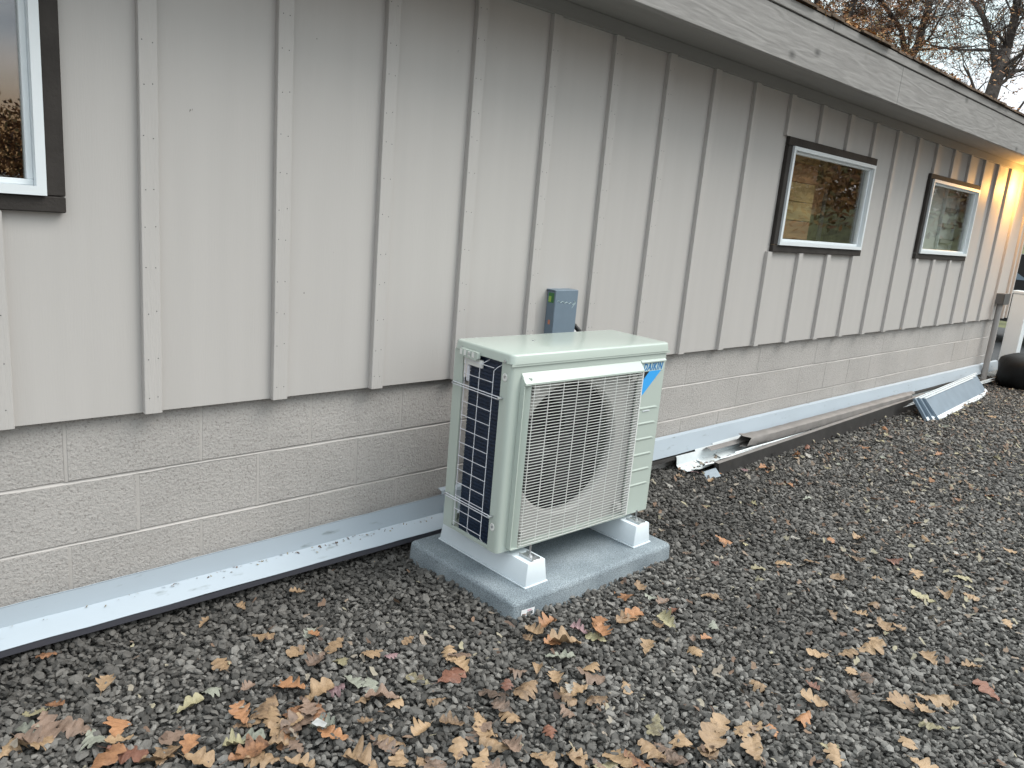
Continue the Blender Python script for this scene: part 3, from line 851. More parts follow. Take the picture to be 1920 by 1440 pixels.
MB().add([(1.425, -.7633, .034), (1.445, -.7632, .0325), (1.445, -.7630, .0375), (1.425, -.7631, .0395)], [(0, 1, 2, 3)]).obj('print_block', M['pink'], stk, PO)

def riser(x0, x1, label):
    z0, z1 = .0765, .168
    y0, y1 = -.697, -.195
    r = empty('support_block', ((x0 + x1) / 2, y0, z0), label, 'support block', group='white support blocks on the pad')
    o = ((x0 + x1) / 2, y0, z0)
    xc = (x0 + x1) / 2
    a, b, t = x0, x1, .011
    V = [(a, y0, z0 + .006), (b, y0, z0 + .006), (b, y1, z0 + .006), (a, y1, z0 + .006),
         (a + t, y0 + .006, z1), (b - t, y0 + .006, z1), (b - t, y1 - .006, z1), (a + t, y1 - .006, z1)]
    mb = MB(); bm = bmesh.new()
    vv = [bm.verts.new(p) for p in V]
    for f in [(0, 3, 2, 1), (4, 5, 6, 7), (0, 1, 5, 4), (1, 2, 6, 5), (2, 3, 7, 6), (3, 0, 4, 7)]: bm.faces.new([vv[i] for i in f])
    bmesh.ops.bevel(bm, geom=list(bm.edges), offset=.0035, segments=2, affect='EDGES', profile=.5)
    for i, q in enumerate(bm.verts): q.index = i
    mb.add([q.co for q in bm.verts], [[q.index for q in f.verts] for f in bm.faces]); bm.free()
    mb.obj('block', M['riser'], r, o, auto=R(30))
    MB().box(a - .004, b + .004, y0 - .004, y1 + .004, z0, z0 + .0055, .001).obj('base_flange', M['riser'], r, o)
    for yy in (y0 + .045, y1 - .06):
        c = MB().box(xc - .021, xc + .021, yy - .035, yy + .035, z1, z1 + .0035, .001)
        c.box(xc - .021, xc - .017, yy - .035, yy + .035, z1 + .0036, z1 + .010); c.box(xc + .017, xc + .021, yy - .035, yy + .035, z1 + .0036, z1 + .010)
        pl = c.obj('channel_plate', M['steel'], r, o)
        MB().tube([(xc, yy, z1 + .0036), (xc, yy, z1 + .0105)], .010, 6).obj('nut', M['steel'], pl, o)
        MB().tube([(xc, yy, z1 + .0106), (xc, yy, z1 + .050)], .0042, 8).obj('bolt', M['steel'], pl, o)
    return r
riser(1.471, 1.581, 'white tapered support block under the left end of the outdoor unit')
riser(2.100, 2.209, 'white tapered support block under the right end of the outdoor unit')

# ------------------------------------------------------------------ outdoor unit
W, D, HH = .87, .32, .735
uo = empty('heat_pump_outdoor_unit', (1.407, -.597, .188), 'pale ivory heat pump outdoor unit with round fan grille on white blocks and pad', 'air conditioner', rz=-.0267)
def U(mb, name, m, parent=None, **k):
    return mb.obj(name, m, parent or uo, (0, 0, 0), **k)
def arc_prof(pts_r, n=4):
    """polygon with rounded corners: list of (x,y,r)"""
    out = []; N = len(pts_r)
    for i, (x, y, r) in enumerate(pts_r):
        if r <= 0: out.append((x, y)); continue
        p = Vector((x, y)); a = (Vector(pts_r[i - 1][:2]) - p).normalized(); b = (Vector(pts_r[(i + 1) % N][:2]) - p).normalized()
        p0, p1 = p + a * r, p + b * r
        for k in range(n + 1):
            t = k / n
            q = p0 * (1 - t) ** 2 + p * 2 * t * (1 - t) + p1 * t * t
            out.append((q.x, q.y))
    return out
CX, CZ, CR = .345, .350, .268                       # fan opening
ZB, ZL = .0, .699                                   # casing height
# front panel with the round opening
def plate_with_hole(x0, x1, z0, z1, y, cx, cz, r, n=64):
    V = []; F = []
    per = []
    for k in range(n):
        t = 2 * math.pi * k / n; dx, dz = math.cos(t), math.sin(t)
        s = min(((x1 - cx) if dx > 0 else (x0 - cx)) / dx if abs(dx) > 1e-9 else 1e9, ((z1 - cz) if dz > 0 else (z0 - cz)) / dz if abs(dz) > 1e-9 else 1e9)
        per.append((cx + dx * s, cz + dz * s))
        V.append((cx + dx * r, y, cz + dz * r))
    for p in per: V.append((p[0], y, p[1]))
    for k in range(n):
        k2 = (k + 1) % n; F.append((k, k2, n + k2, n + k))
    # exact corners
    for c in ((x0, z0), (x1, z0), (x1, z1), (x0, z1)):
        best = sorted(range(n), key=lambda k: (per[k][0] - c[0]) ** 2 + (per[k][1] - c[1]) ** 2)[0]
        V[n + best] = (c[0], y, c[1])
    return V, F
mb = MB()
V, F = plate_with_hole(.052, .700, .012, .650, .018, CX, CZ, CR)
mb.add(V, F)
ring_y = [(.018, CR), (.010, CR + .008), (.012, CR + .014), (.030, CR - .006), (.060, CR - .010), (.10, CR - .010)]
n = 64; Vr = []; Fr = []
for (yy, rr) in [(.018, CR), (.024, CR - .008), (.036, CR - .012), (.052, CR - .012)]:
    for k in range(n):
        t = 2 * math.pi * k / n; Vr.append((CX + math.cos(t) * rr, yy, CZ + math.sin(t) * rr))
for i in range(3):
    for k in range(n): Fr.append((i * n + k, i * n + (k + 1) % n, (i + 1) * n + (k + 1) % n, (i + 1) * n + k))
mb.add(Vr, Fr)
U(mb, 'fan_shroud', M['bellmouth'], auto=R(50))
# casing: front surround, front-left corner post, right side, rear
cas = MB()
# left side front post with rounded vertical corner, continuing to the grille recess
pf = arc_prof([(.0, .052, 0), (.0, .0, .022), (.047, .0, 0), (.047, .004, 0), (.052, .020, 0), (.010, .020, .006), (.010, .052, 0)], 5)
cas.prism(pf, 'z', ZB, ZL)
# top band above the grille and bottom band
cas.box(.047, .700, .0, .020, .652, ZL)
cas.box(.047, .700, .0, .020, ZB, .011)
# right service panel with rounded corner, right side
pr = arc_prof([(.700, .0, 0), (W, .0, .020), (W, D, .012), (.60, D, 0), (.60, D - .008, 0), (W - .008, D - .008, 0), (W - .008, .012, 0), (.700, .012, 0)], 5)
cas.prism(pr, 'z', ZB, ZL)
# rear left post
pq = [(.0, .268), (.0, D), (.026, D), (.026, D - .006), (.006, D - .006), (.006, .268)]
cas.prism(pq, 'z', ZB, ZL)
# base pan
cas.box(.001, W - .001, .021, D - .009, .001, .010)
casing = U(cas, 'casing', M['case'], auto=R(35))
# bottom side rail under the coil
U(MB().box(.0, .008, .053, .267, ZB, .014, .001), 'base_rail', M['case'])
U(MB().box(.010, .60, D - .006, D, .0, .03, .001), 'base_rail', M['case'])
# internal compartment wall and dark cavity
U(MB().box(.60, .61, .10, D - .02, .011, ZL - .002), 'inner_partition', M['dark_in'])
# lid with soft edges
lid = rounded_slab(-.005, W + .005, -.006, D + .004, ZL + .002, HH, .008, .022)
U(lid, 'lid', M['case'], auto=R(30))
U(MB().box(-.0035, W + .0035, -.0045, -.001, ZL - .006, ZL + .0015), 'lid_lip', M['case'])
U(MB().tube([(W * .32, D * .62, HH), (W * .32, D * .62, HH + .002)], .006, 10), 'screw', M['steel'])
# handle bracket at the rear top of the left side
hb = MB().prism([(.165, .712), (.262, .712), (.262, .690), (.235, .684), (.170, .682), (.165, .690)], 'x', -.022, -.006)
hbo = U(hb, 'wire_bracket', M['case'])
for i in range(4):
    yy = .180 + i * .023
    U(MB().box(-.0245, -.0225, yy, yy + .013, .690, .709, .0008), 'bracket_vent', M['ivory_plastic'], hbo)
U(MB().box(-.004, .004, .155, .258, .655, .683, .001), 'bracket_plate', M['ivory_plastic'])
U(MB().tube([(-.0225, .208, .700), (-.027, .208, .700)], .0055, 8), 'screw', M['steel'])
U(MB().tube([(-.0055, .275, .708), (-.010, .275, .708)], .006, 8), 'screw', M['steel'])
U(MB().tube([(-.0055, .030, .708), (-.010, .030, .708)], .0055, 8), 'screw', M['steel'])
# recessed screws on the corner post
for zz in (.650, .094):
    n = 16; V = []; F = []
    prof = [(.013, -.0005), (.012, -.0022), (.009, -.0008), (.0, -.0006)]
    for (r_, x_) in prof:
        for k in range(n):
            t = 2 * math.pi * k / n; V.append((x_, .032 + r_ * math.cos(t), zz + r_ * 1.15 * math.sin(t)))
    for i in range(3):
        for k in range(n): F.append((i * n + k, i * n + (k + 1) % n, (i + 1) * n + (k + 1) % n, (i + 1) * n + k))
    c_ = U(MB().add(V, F), 'screw_boss', M['ivory_plastic'], smooth=True)
    U(MB().tube([(-.001, .032, zz + .002), (-.004, .032, zz + .002)], .0045, 8), 'screw', M['steel'], c_)
# coil: left side and back, with fin relief
cl = MB()
for i in range(50):
    z = .013 + i * .01345
    cl.box(.008, .035, .054, .234, z, z + .0112)
cl.box(.012, .035, .053, .235, .012, .698)
U(cl, 'heat_exchanger_coil', M['coil'])
U(MB().box(.075, .59, .262, .285, .012, .698), 'rear_coil', M['coil'])
U(MB().box(.004, .014, .236, .252, .588, .680, .004), 'end_plate', M['wire'])
U(MB().box(.010, .038, .2355, .2375, .012, .585, .0005), 'coil_edge_plate', M['case'])
U(MB().box(.0, .012, .252, .266, .02, .13, .001), 'rear_stop', M['case'])
# wire guard
wires = MB()
gx = -.013
gd = U(MB().tube([(gx, .238, .025), (gx, .238, .672)], .0014, 6), 'coil_guard', M['wire'])
for yy in (.155, .078):
    U(MB().tube([(gx + .010, yy, .020), (gx, yy + .002, .034), (gx, yy, .664), (gx + .004, yy - .012, .678), (.012, yy - .022, .692)], .0014, 6), 'guard_wire', M['wire'], gd)
for i in range(13):
    z = .045 + i * .0525
    U(MB().tube([(gx - .0015, .240, z), (gx - .0015, .077, z)], .0013, 6), 'guard_wire', M['wire'], gd)
for z in (.580, .140):
    for dz in (0, -.009):
        U(MB().tube([(gx - .004, .296, z + dz), (gx - .004, .036, z + dz)], .0018, 6), 'guard_bracket_wire', M['wire'], gd)
    U(MB().tube([(gx - .004, .296, z + .001), (gx - .006, .301, z - .0045), (gx - .004, .296, z - .010)], .0018, 6), 'guard_bracket_wire', M['wire'], gd)
    U(MB().tube([(-.001, .298, z - .004), (-.021, .298, z - .004)], .0045, 8), 'screw', M['steel'], gd)
    U(MB().tube([(-.001, .036, z - .004), (-.021, .036, z - .004)], .0045, 8), 'screw', M['steel'], gd)

# grille assembly: raised frame, top visor, bars and ribs
GY = -.022
gf = MB()
gf.prism([(-.0005, .014), (-.0005, .660), (GY, .640), (GY, .014)], 'x', .046, .050)
gf.prism([(.050, -.0005), (.080, GY), (.080, GY + .003), (.056, -.0005)], 'z', .014, .652)
frame = U(gf, 'grille_frame', M['case'])
vz = MB().prism([(-.0005, .668), (GY - .004, .6345), (GY - .004, .628), (-.0005, .628)], 'x', .048, .694)
U(vz, 'grille_visor', M['case'], frame)
U(MB().prism([(-.0005, .671), (GY * .42, .664), (GY * .42, .660), (-.0005, .660)], 'x', .6945, .852), 'badge_visor', M['case'], frame)
U(MB().prism([(-.0005, .014), (-.0005, .004), (GY, .010), (GY, .014)], 'x', .050, .694), 'grille_sill', M['case'], frame)
U(MB().box(.690, .6965, GY - .002, -.0005, .014, .627, .001), 'grille_side_rail', M['ivory_plastic'], frame)
nb = 54
z0g, z1g = .020, .621
bar = MB()
bx_ = [(.076, .004), (.080, -.010), (.087, GY), (.100, GY - .003), (.36, GY - .009), (.60, GY - .005), (.689, GY - .001)]
V = []; F = []
for (x, y) in bx_:
    V += [(x, y, .00125), (x, y, -.00125), (x, y + .0014, -.0010), (x, y + .0014, .0010)]
for i in range(len(bx_) - 1):
    for j in range(4): F.append((i * 4 + j, i * 4 + (j + 1) % 4, (i + 1) * 4 + (j + 1) % 4, (i + 1) * 4 + j))
F += [(3, 2, 1, 0), tuple(len(V) - 4 + j for j in range(4))]
bar.add(V, F)
bar0 = U(bar, 'grille_bar', M['ivory_plastic'], frame)
bar0.location = (0, 0, z0g)
for i in range(1, nb):
    share(bar0.data, 'grille_bar', (0, 0, z0g + (z1g - z0g) * i / (nb - 1)), frame)
rib = MB().box(-.0010, .0010, GY + .001, GY + .004, .016, .626)
rb0 = None
for i in range(8):
    x = .098 + i * .0735
    if rb0 is None:
        rb0 = U(rib, 'grille_rib', M['ivory_plastic'], frame); rb0.location = (x, 0, 0)
    else: share(rb0.data, 'grille_rib', (x, 0, 0), frame)
for (x, z) in ((.118, .600), (.655, .606), (.118, .055), (.655, .055)):
    U(MB().box(x - .014, x + .014, GY + .008, .017, z - .014, z + .014, .002), 'grille_mount', M['bellmouth'], frame)
# fan
fan = U(MB().tube([(CX, .055, CZ), (CX, .062, CZ), (CX, .11, CZ)], [.030, .055, .055], 24), 'fan', M['fan'], auto=R(40))
for b in range(3):
    V = []; F = []
    a0 = R(b * 120 + 20); nu, nv = 8, 8
    for i in range(nu + 1):
        r = .050 + (.232 - .050) * i / nu
        for j in range(nv + 1):
            t = j / nv; sweep = R(78) * (.75 + .25 * i / nu)
            a = a0 + sweep * t + .35 * (i / nu) ** 1.5
            V.append((CX + r * math.cos(a), .105 - .048 * t + .012 * math.sin(t * 3.1), CZ + r * math.sin(a)))
    for i in range(nu):
        for j in range(nv):
            q = i * (nv + 1) + j; F.append((q, q + 1, q + nv + 2, q + nv + 1))
    U(MB().add(V, F), 'fan_blade', M['fan'], fan, smooth=True)
U(MB().box(.06, .60, .15, .155, .012, .688), 'inner_baffle', M['dark_in'])
U(MB().box(CX - .02, CX + .02, .111, .119, .02, .68), 'motor_bracket', M['dark_in'])
# louvre ridges of the service panel
for z in (.466, .400, .332, .264, .196, .130):
    mb = MB()
    V = []; F = []
    n = 8
    for i in range(n + 1):
        x = .706 + (.842 - .706) * i / n
        k = min(1, (n - i) * .9) if i > n - 2 else 1
        V += [(x, -.0004, z + .005), (x, -.0026 * k - .0004, z - .001), (x, -.0004, z - .009)]
    for i in range(n):
        for j in range(2): F.append((i * 3 + j, i * 3 + j + 1, (i + 1) * 3 + j + 1, (i + 1) * 3 + j))
    F += [(0, 1, 2), (n * 3, n * 3 + 1, n * 3 + 2)]
    U(mb.add(V, F), 'panel_ridge', M['case'])
# badge
badge = U(MB().box(.7005, .846, -.0018, -.0004, .6215, .6590, .0004), 'badge', M['badge'])
U(MB().prism([(.7010, .6205), (.755, .6205), (.7010, .566)], 'y', -.0016, -.0004), 'badge_triangle', M['black'], badge)
U(MB().prism([(.758, .6225), (.835, .6225), (.7010, .498), (.7010, .5645)], 'y', -.0020, -.0004), 'badge_stripe', M['blue'], badge)
tcu = bpy.data.curves.new('lettering', 'FONT')
tcu.body = 'DAIKIN'; tcu.size = .0365; tcu.shear = .28; tcu.extrude = .0005; tcu.offset = .0009
tcu.space_character = 1.16; tcu.align_x = 'CENTER'
to = bpy.data.objects.new('lettering_src', tcu); COL.objects.link(to)
bpy.context.view_layer.update()
tm = bpy.data.meshes.new_from_object(to.evaluated_get(bpy.context.evaluated_depsgraph_get()))
bpy.data.objects.remove(to)
tm.materials.clear(); tm.materials.append(M['blue2'])
tx_ = [v.co.x for v in tm.vertices]; kx = .126 / (max(tx_) - min(tx_))
lt = bpy.data.objects.new('badge_lettering', tm); COL.objects.link(lt); lt.parent = badge
lt.rotation_euler = (R(90), 0, 0); lt.location = (.7755, -.0024, .6265); lt.scale = (kx, 1.12, 1)
U(MB().box(.745, .790, -.0030, -.0005, .452, .4545), 'spec_print', M['wire'])

# ------------------------------------------------------------------ metal trim along the wall foot
def lin(a, b, t): return a + (b - a) * t
def strip(pa, pb, xa, xb, n, th, name, m, label, cat, group=None, wob=.0015, z_extra=None):
    """bent metal length whose profile blends from pa to pb"""
    V = []; F = []; k = len(pa)
    for j in range(n + 1):
        t = j / n; x = lin(xa, xb, t)
        dy, dz = rnd.uniform(-wob, wob), rnd.uniform(-wob, wob)
        P = [(lin(a[0], b[0], t) + dy, lin(a[1], b[1], t) + dz) for a, b in zip(pa, pb)]
        for i in range(k):
            V.append((x, P[i][0], P[i][1]))
        for i in range(k):
            a = Vector(P[max(i - 1, 0)]); b = Vector(P[min(i + 1, k - 1)]); d = (b - a).normalized()
            V.append((x, P[i][0] - d.y * th, P[i][1] + d.x * th))
    w = 2 * k
    for j in range(n):
        for i in range(k - 1):
            F.append((j * w + i, j * w + i + 1, (j + 1) * w + i + 1, (j + 1) * w + i))
            F.append((j * w + k + i, (j + 1) * w + k + i, (j + 1) * w + k + i + 1, j * w + k + i + 1))
        for i in (0, k - 1): F.append((j * w + i, (j + 1) * w + i, (j + 1) * w + k + i, j * w + k + i))
    for j in (0, n):
        for i in range(k - 1): F.append((j * w + i, j * w + k + i, j * w + k + i + 1, j * w + i + 1))
    o = MB().add(V, F).obj(name, m, None, ((xa + xb) / 2, pa[0][0], 0), auto=R(25))
    if label: tag(o, label, cat, group)
    return o
# left length: upright flange against the blocks, shelf, turned-down lip
strip([(-.0165, .132), (-.0150, .129), (-.020, .085), (-.0955, .058)], [(-.0165, .182), (-.015, .179), (-.020, .098), (-.092, .064)],
      -1.3, 1.72, 26, .0016, 'metal_flashing', M['flash'], 'white angled metal flashing along the block wall left of the outdoor unit', 'flashing')
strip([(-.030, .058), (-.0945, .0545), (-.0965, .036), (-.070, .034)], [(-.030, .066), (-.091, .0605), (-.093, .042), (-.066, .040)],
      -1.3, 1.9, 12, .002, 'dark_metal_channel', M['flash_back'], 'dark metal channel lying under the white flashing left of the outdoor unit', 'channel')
# right length: wide white face leaning on the blocks
strip([(.020, .196), (-.004, .190), (-.030, .098), (-.034, .086), (-.018, .080)], [(.020, .198), (-.004, .190), (-.026, .112), (-.030, .100), (-.016, .094)],
      1.62, 9.62, 60, .0016, 'metal_flashing', M['flash'], 'long white metal flashing leaning on the block wall right of the outdoor unit', 'flashing', wob=.001)
strip([(-.022, .078), (-.040, .074), (-.044, .060)], [(-.022, .094), (-.038, .088), (-.042, .07)],
      2.2, 8.0, 20, .002, 'thin_brown_strip', M['darkboard'], 'thin dark brown metal strip right below the long white flashing', 'metal strip', wob=.0008)
strip([(-.045, .080), (-.072, .105), (-.098, .1), (-.104, .09)], [(-.045, .100), (-.065, .125), (-.09, .12), (-.096, .11)],
      3.60, 6.9, 20, .002, 'taupe_trim_strip', M['taupe'], 'flat taupe metal trim strip between the white flashing and the taupe downspout', 'metal strip', wob=.001)

# K-style gutters lying open side up
def gutter(xa, xb, dy, dz, name, m, label, crush=0.0):
    prof = [(-.052, .118), (-.058, .100), (-.062, .040), (-.070, .022), (-.130, .006), (-.145, .012), (-.160, .040), (-.176, .050), (-.196, .056), (-.212, .078), (-.206, .084)]
    prof = [(y * .92 + dy, z * .70 + dz) for y, z in prof]
    n = 24; V = []; F = []; k = len(prof)
    for j in range(n + 1):
        t = j / n; x = lin(xa, xb, t)
        c = crush * max(0, 1 - (x - xa) / .35)
        for i, (y, z) in enumerate(prof):
            s = i / (k - 1)
            V.append((x + c * .10 * s + (.10 * s if j == 0 else 0) * crush, y + .035 * max(0, (x - 3.4)) / 3.5 * (1 - .6 * i / k) + c * .012 * math.sin(9 * s + x * 30), z + c * .010 * math.sin(14 * s + x * 40)))
        for i, (y, z) in enumerate(prof):
            a = Vector(prof[max(i - 1, 0)]); b = Vector(prof[min(i + 1, k - 1)]); d = (b - a).normalized()
            p = V[j * 2 * k + i]; V.append((p[0], p[1] - d.y * .0015, p[2] + d.x * .0015))
    w = 2 * k
    for j in range(n):
        for i in range(k - 1):
            F.append((j * w + i, j * w + i + 1, (j + 1) * w + i + 1, (j + 1) * w + i))
            F.append((j * w + k + i, (j + 1) * w + k + i, (j + 1) * w + k + i + 1, j * w + k + i + 1))
        for i in (0, k - 1): F.append((j * w + i, (j + 1) * w + i, (j + 1) * w + k + i, j * w + k + i))
    for j in (0, n):
        for i in range(k - 1): F.append((j * w + i, j * w + k + i, j * w + k + i + 1, j * w + i + 1))
    o = MB().add(V, F).obj(name, m, None, ((xa + xb) / 2, -.13, 0), auto=R(25))
    tag(o, label, 'gutter', 'old rain gutters piled along the wall'); return o
gutter(3.32, 9.0, .004, .000, 'rain_gutter', M['gutter'], 'white rain gutter with open bent end nearest the outdoor unit, bottom of the pile', .55)
gutter(3.52, 8.9, .008, .012, 'rain_gutter', M['gutter'], 'white rain gutter nested inside the bottom one, its end just behind', .35)
gutter(3.72, 9.1, .012, .022, 'rain_gutter', M['gutter'], 'uppermost nested white gutter running on to the far end of the pile', .2)

# taupe downspout with a crushed near end
def downspout():
    n = 40; V = []; F = []; k = 12
    for j in range(n + 1):
        t = j / n; x = lin(3.93, 6.68, t)
        cy, cz = lin(-.128, -.110, t), lin(.108, .106, t)
        c = max(0, 1 - (x - 3.93) / .22)
        for i in range(k):
            a = 2 * math.pi * i / k
            ex = abs(math.cos(a)) ** .55 * (1 if math.cos(a) > 0 else -1) * .040
            ez = abs(math.sin(a)) ** .55 * (1 if math.sin(a) > 0 else -1) * .036
            ez += -.010 * c * math.cos(a * 2 + 1) + c * .006 * math.sin(i * 2.7 + x * 50)
            V.append((x + (c * .035 * math.sin(i * 1.9) if j == 0 else 0), cy + ex * (1 + .15 * c), cz + ez + .0012 * math.sin(x * 60)))
    for j in range(n):
        for i in range(k):
            i2 = (i + 1) % k; F.append((j * k + i, j * k + i2, (j + 1) * k + i2, (j + 1) * k + i))
    o = MB().add(V, F).obj('downspout', M['taupe'], None, (5.3, -.12, 0), auto=R(40))
    sm = o.modifiers.new('wall_thickness', 'SOLIDIFY'); sm.thickness = .0015
    tag(o, 'taupe metal downspout with a crushed near end lying on the white gutters', 'downspout')
downspout()
# dark board in front
V = []; F = []
n = 30
for j in range(n + 1):
    t = j / n; x = lin(3.47, 7.02, t); yb = lin(-.262, -.172, t) ; h = lin(.074, .104, t)
    V += [(x, yb, -.005), (x, yb + .018, h), (x, yb + .050, h + .003), (x, yb + .030, -.005)]
for j in range(n):
    for i in range(4): F.append((j * 4 + i, j * 4 + (i + 1) % 4, (j + 1) * 4 + (i + 1) % 4, (j + 1) * 4 + i))
F += [(3, 2, 1, 0), tuple(n * 4 + i for i in range(4))]
bd = MB().add(V, F).obj('dark_fascia_metal', M['darkboard'], None, (5.2, -.2, 0))
tag(bd, 'long dark brown metal board along the front of the gutter pile', 'board')
strip([(-.216, .0775), (-.240, .0755), (-.2445, .068)], [(-.126, .1075), (-.150, .1055), (-.1545, .098)], 3.47, 7.0, 20, .0015, 'taupe_trim_strip', M['taupe'],
      'narrow taupe trim strip lying on the top edge of the dark brown board', 'metal strip', wob=.0003)
lc = MB().box(3.38, 3.46, -.275, -.20, .016, .020)
o = lc.obj('metal_offcut', M['flash'], None, (3.42, -.24, .016)); o.rotation_euler = (R(20), R(-22), R(-38)); tag(o, 'small white metal offcut in front of the dark brown board end', 'offcut')

# stack of flat cover panels leaning on the pile
def cover_panel(dx, dy, tilt, face, label, ln=1.66, hgt=.208, face_front=True):
    r = empty('cover_panel', (6.48 + dx, -.452 + dy, .004), label, 'panel', rz=.078, group='flat panels stacked against the gutter pile')
    r.rotation_euler = (R(-tilt), 0, .078)
    MB().box(0, ln, 0, .006, 0, hgt, .001).obj('panel_sheet', face, r)
    MB().box(0, ln, -.010, -.0005, 0, .030, .001).obj('bottom_flange', M['vinyl'], r)
    MB().box(0, ln, -.010, .004, hgt - .006, hgt, .001).obj('top_flange', M['vinyl'] if face_front else M['gutter'], r)
    MB().box(-.006, -.0005, -.008, .014, .002, hgt - .002, .001).obj('end_cap', M['greycover'], r)
cover_panel(0, 0, 42, M['panelblue'], 'front panel of the stack, blue-grey face with white edges, leaning on the gutter pile')
for i in range(1, 5):
    cover_panel(-.035 * i + .03 * (i % 2), .0115 * i, 42 - 1.0 * i, M['panelblue'],
                ['', 'white edged panel directly behind the blue-grey front panel', 'third white edged panel back from the blue-grey front panel',
                 'fourth white edged panel back in the leaning stack', 'rearmost white edged panel of the leaning stack, furthest left'][i], ln=1.74 + .10 * i, face_front=i % 2 == 0)

# black bag and white post at the far corner
def lumpy(cx, cy, cz, rx, ry, rz_, seed, name, m, lab, cat):
    rr = random.Random(seed); V = []; F = []; nu, nv = 22, 16
    ph = [rr.uniform(0, 6) for _ in range(8)]
    for j in range(nv + 1):
        b = math.pi * j / nv
        for i in range(nu):
            a = 2 * math.pi * i / nu
            k = 1 + .07 * math.sin(3 * a + ph[0]) * math.sin(b) + .05 * math.sin(5 * a + 4 * b + ph[1]) + .03 * math.sin(9 * a + ph[2] + 7 * b)
            sx = abs(math.sin(b)) ** .55
            V.append((cx + rx * k * sx * math.cos(a), cy + ry * k * sx * math.sin(a), max(-.01, cz + rz_ * (abs(math.cos(b)) ** .6) * (1 if math.cos(b) > 0 else -1) * (1 + .04 * math.sin(4 * a + ph[3])))))
    for j in range(nv):
        for i in range(nu):
            i2 = (i + 1) % nu; F.append((j * nu + i, j * nu + i2, (j + 1) * nu + i2, (j + 1) * nu + i))
    o = MB().add(V, F).obj(name, m, None, (cx, cy, 0), smooth=True)
    return tag(o, lab, cat)
lumpy(9.36, -.44, .15, .50, .33, .205, 4, 'trash_bag', M['bag'], 'black plastic bag slumped on the gravel at the far end of the wall', 'bag')
po = empty('white_post', (9.92, -.02, 0), 'white square post standing just past the far corner of the wall', 'post')
MB().box(9.84, 10.00, -.11, .05, -.05, .95, .004).obj('shaft', M['vinyl'], po, (9.92, -.02, 0))
MB().box(9.83, 10.01, -.12, .06, .951, .985, .006).obj('cap', M['vinyl'], po, (9.92, -.02, 0))
# parked dark car glimpsed past the corner
pcx = empty('parked_car', (14.3, 1.2, 0), 'dark parked car half seen on the driveway past the corner', 'car')
CO = (14.3, 1.2, 0)
prof = [(-2.1, .35), (-2.15, .62), (-1.95, .86), (-1.2, .95), (-.55, 1.38), (.75, 1.40), (1.45, 1.0), (2.0, .92), (2.15, .6), (2.1, .35)]
mb = MB(); mb.prism([(1.2 + a, b) for a, b in prof], 'x', 13.45, 15.15)
body = mb.obj('body', M['black'], pcx, CO)
for yy in (-.1, 2.55):
    for xx_ in (13.42, 15.0):
        t = MB().tube([(xx_, yy, .32), (xx_ + .18, yy, .32)], .32, 24).obj('wheel', M['fan'], pcx, CO, auto=R(40))
        MB().tube([(xx_ - .004, yy, .32), (xx_ + .0, yy, .32)], .19, 16).obj('rim', M['steel'], t, CO)
MB().prism([(.78, 1.0), (1.3, 1.32), (1.85, 1.33), (2.45, 1.0)], 'x', 13.44, 13.449).obj('side_window', M['greycover'], pcx, CO)
MB().box(13.6, 13.8, -.965, -.94, .66, .76).obj('tail_light', M['sticker_o'], pcx, CO)

# ------------------------------------------------------------------ leaves
LC = {'O': ((.33, .165, .080), (.16, .075, .040), 'orange'), 'T': ((.30, .20, .115), (.14, .085, .050), 'tan'), 'B': ((.20, .135, .10), (.11, .075, .055), 'brown'),
      'R': ((.17, .075, .048), (.09, .040, .030), 'red-brown'), 'Y': ((.29, .26, .155), (.18, .15, .095), 'yellow-green'), 'G': ((.24, .245, .20), (.17, .175, .145), 'grey-green'),
      'P': ((.27, .17, .175), (.15, .085, .09), 'pinkish'), 'W': ((.30, .28, .25), (.19, .175, .155), 'pale grey')}
def leaf_mat(k):
    c1, c2, nm = LC[k]
    m = bpy.data.materials.new('leaf_' + nm.replace('-', '_').replace(' ', '_')); m.use_nodes = True
    t = m.node_tree; b = t.nodes['Principled BSDF']; b.inputs['Roughness'].default_value = .55
    oi = t.nodes.new('ShaderNodeObjectInfo'); g = t.nodes.new('ShaderNodeNewGeometry')
    n = t.nodes.new('ShaderNodeTexNoise'); n.inputs['Scale'].default_value = 46; n.inputs['Detail'].default_value = 7; n.inputs['Roughness'].default_value = .65
    t.links.new(g.outputs['Position'], n.inputs['Vector'])
    ad = t.nodes.new('ShaderNodeMath'); ad.operation = 'MULTIPLY_ADD'; ad.inputs[1].default_value = .5
    t.links.new(oi.outputs['Random'], ad.inputs[0]); t.links.new(n.outputs['Fac'], ad.inputs[2])
    r = t.nodes.new('ShaderNodeValToRGB'); r.color_ramp.elements[0].position = .42; r.color_ramp.elements[1].position = 1.0
    r.color_ramp.elements[0].color = (*[v * .55 for v in c2], 1); r.color_ramp.elements[1].color = (*[min(1, v * 1.12) for v in c1], 1)
    e_ = r.color_ramp.elements.new(.62); e_.color = (*[(a_ + b_) / 2 for a_, b_ in zip(c1, c2)], 1)
    t.links.new(ad.outputs[0], r.inputs['Fac']); t.links.new(r.outputs['Color'], b.inputs['Base Color'])
    bp = t.nodes.new('ShaderNodeBump'); bp.inputs['Strength'].default_value = .8; bp.inputs['Distance'].default_value = .005
    t.links.new(n.outputs['Fac'], bp.inputs['Height']); t.links.new(bp.outputs['Normal'], b.inputs['Normal'])
    return m
LM = {k: leaf_mat(k) for k in LC}
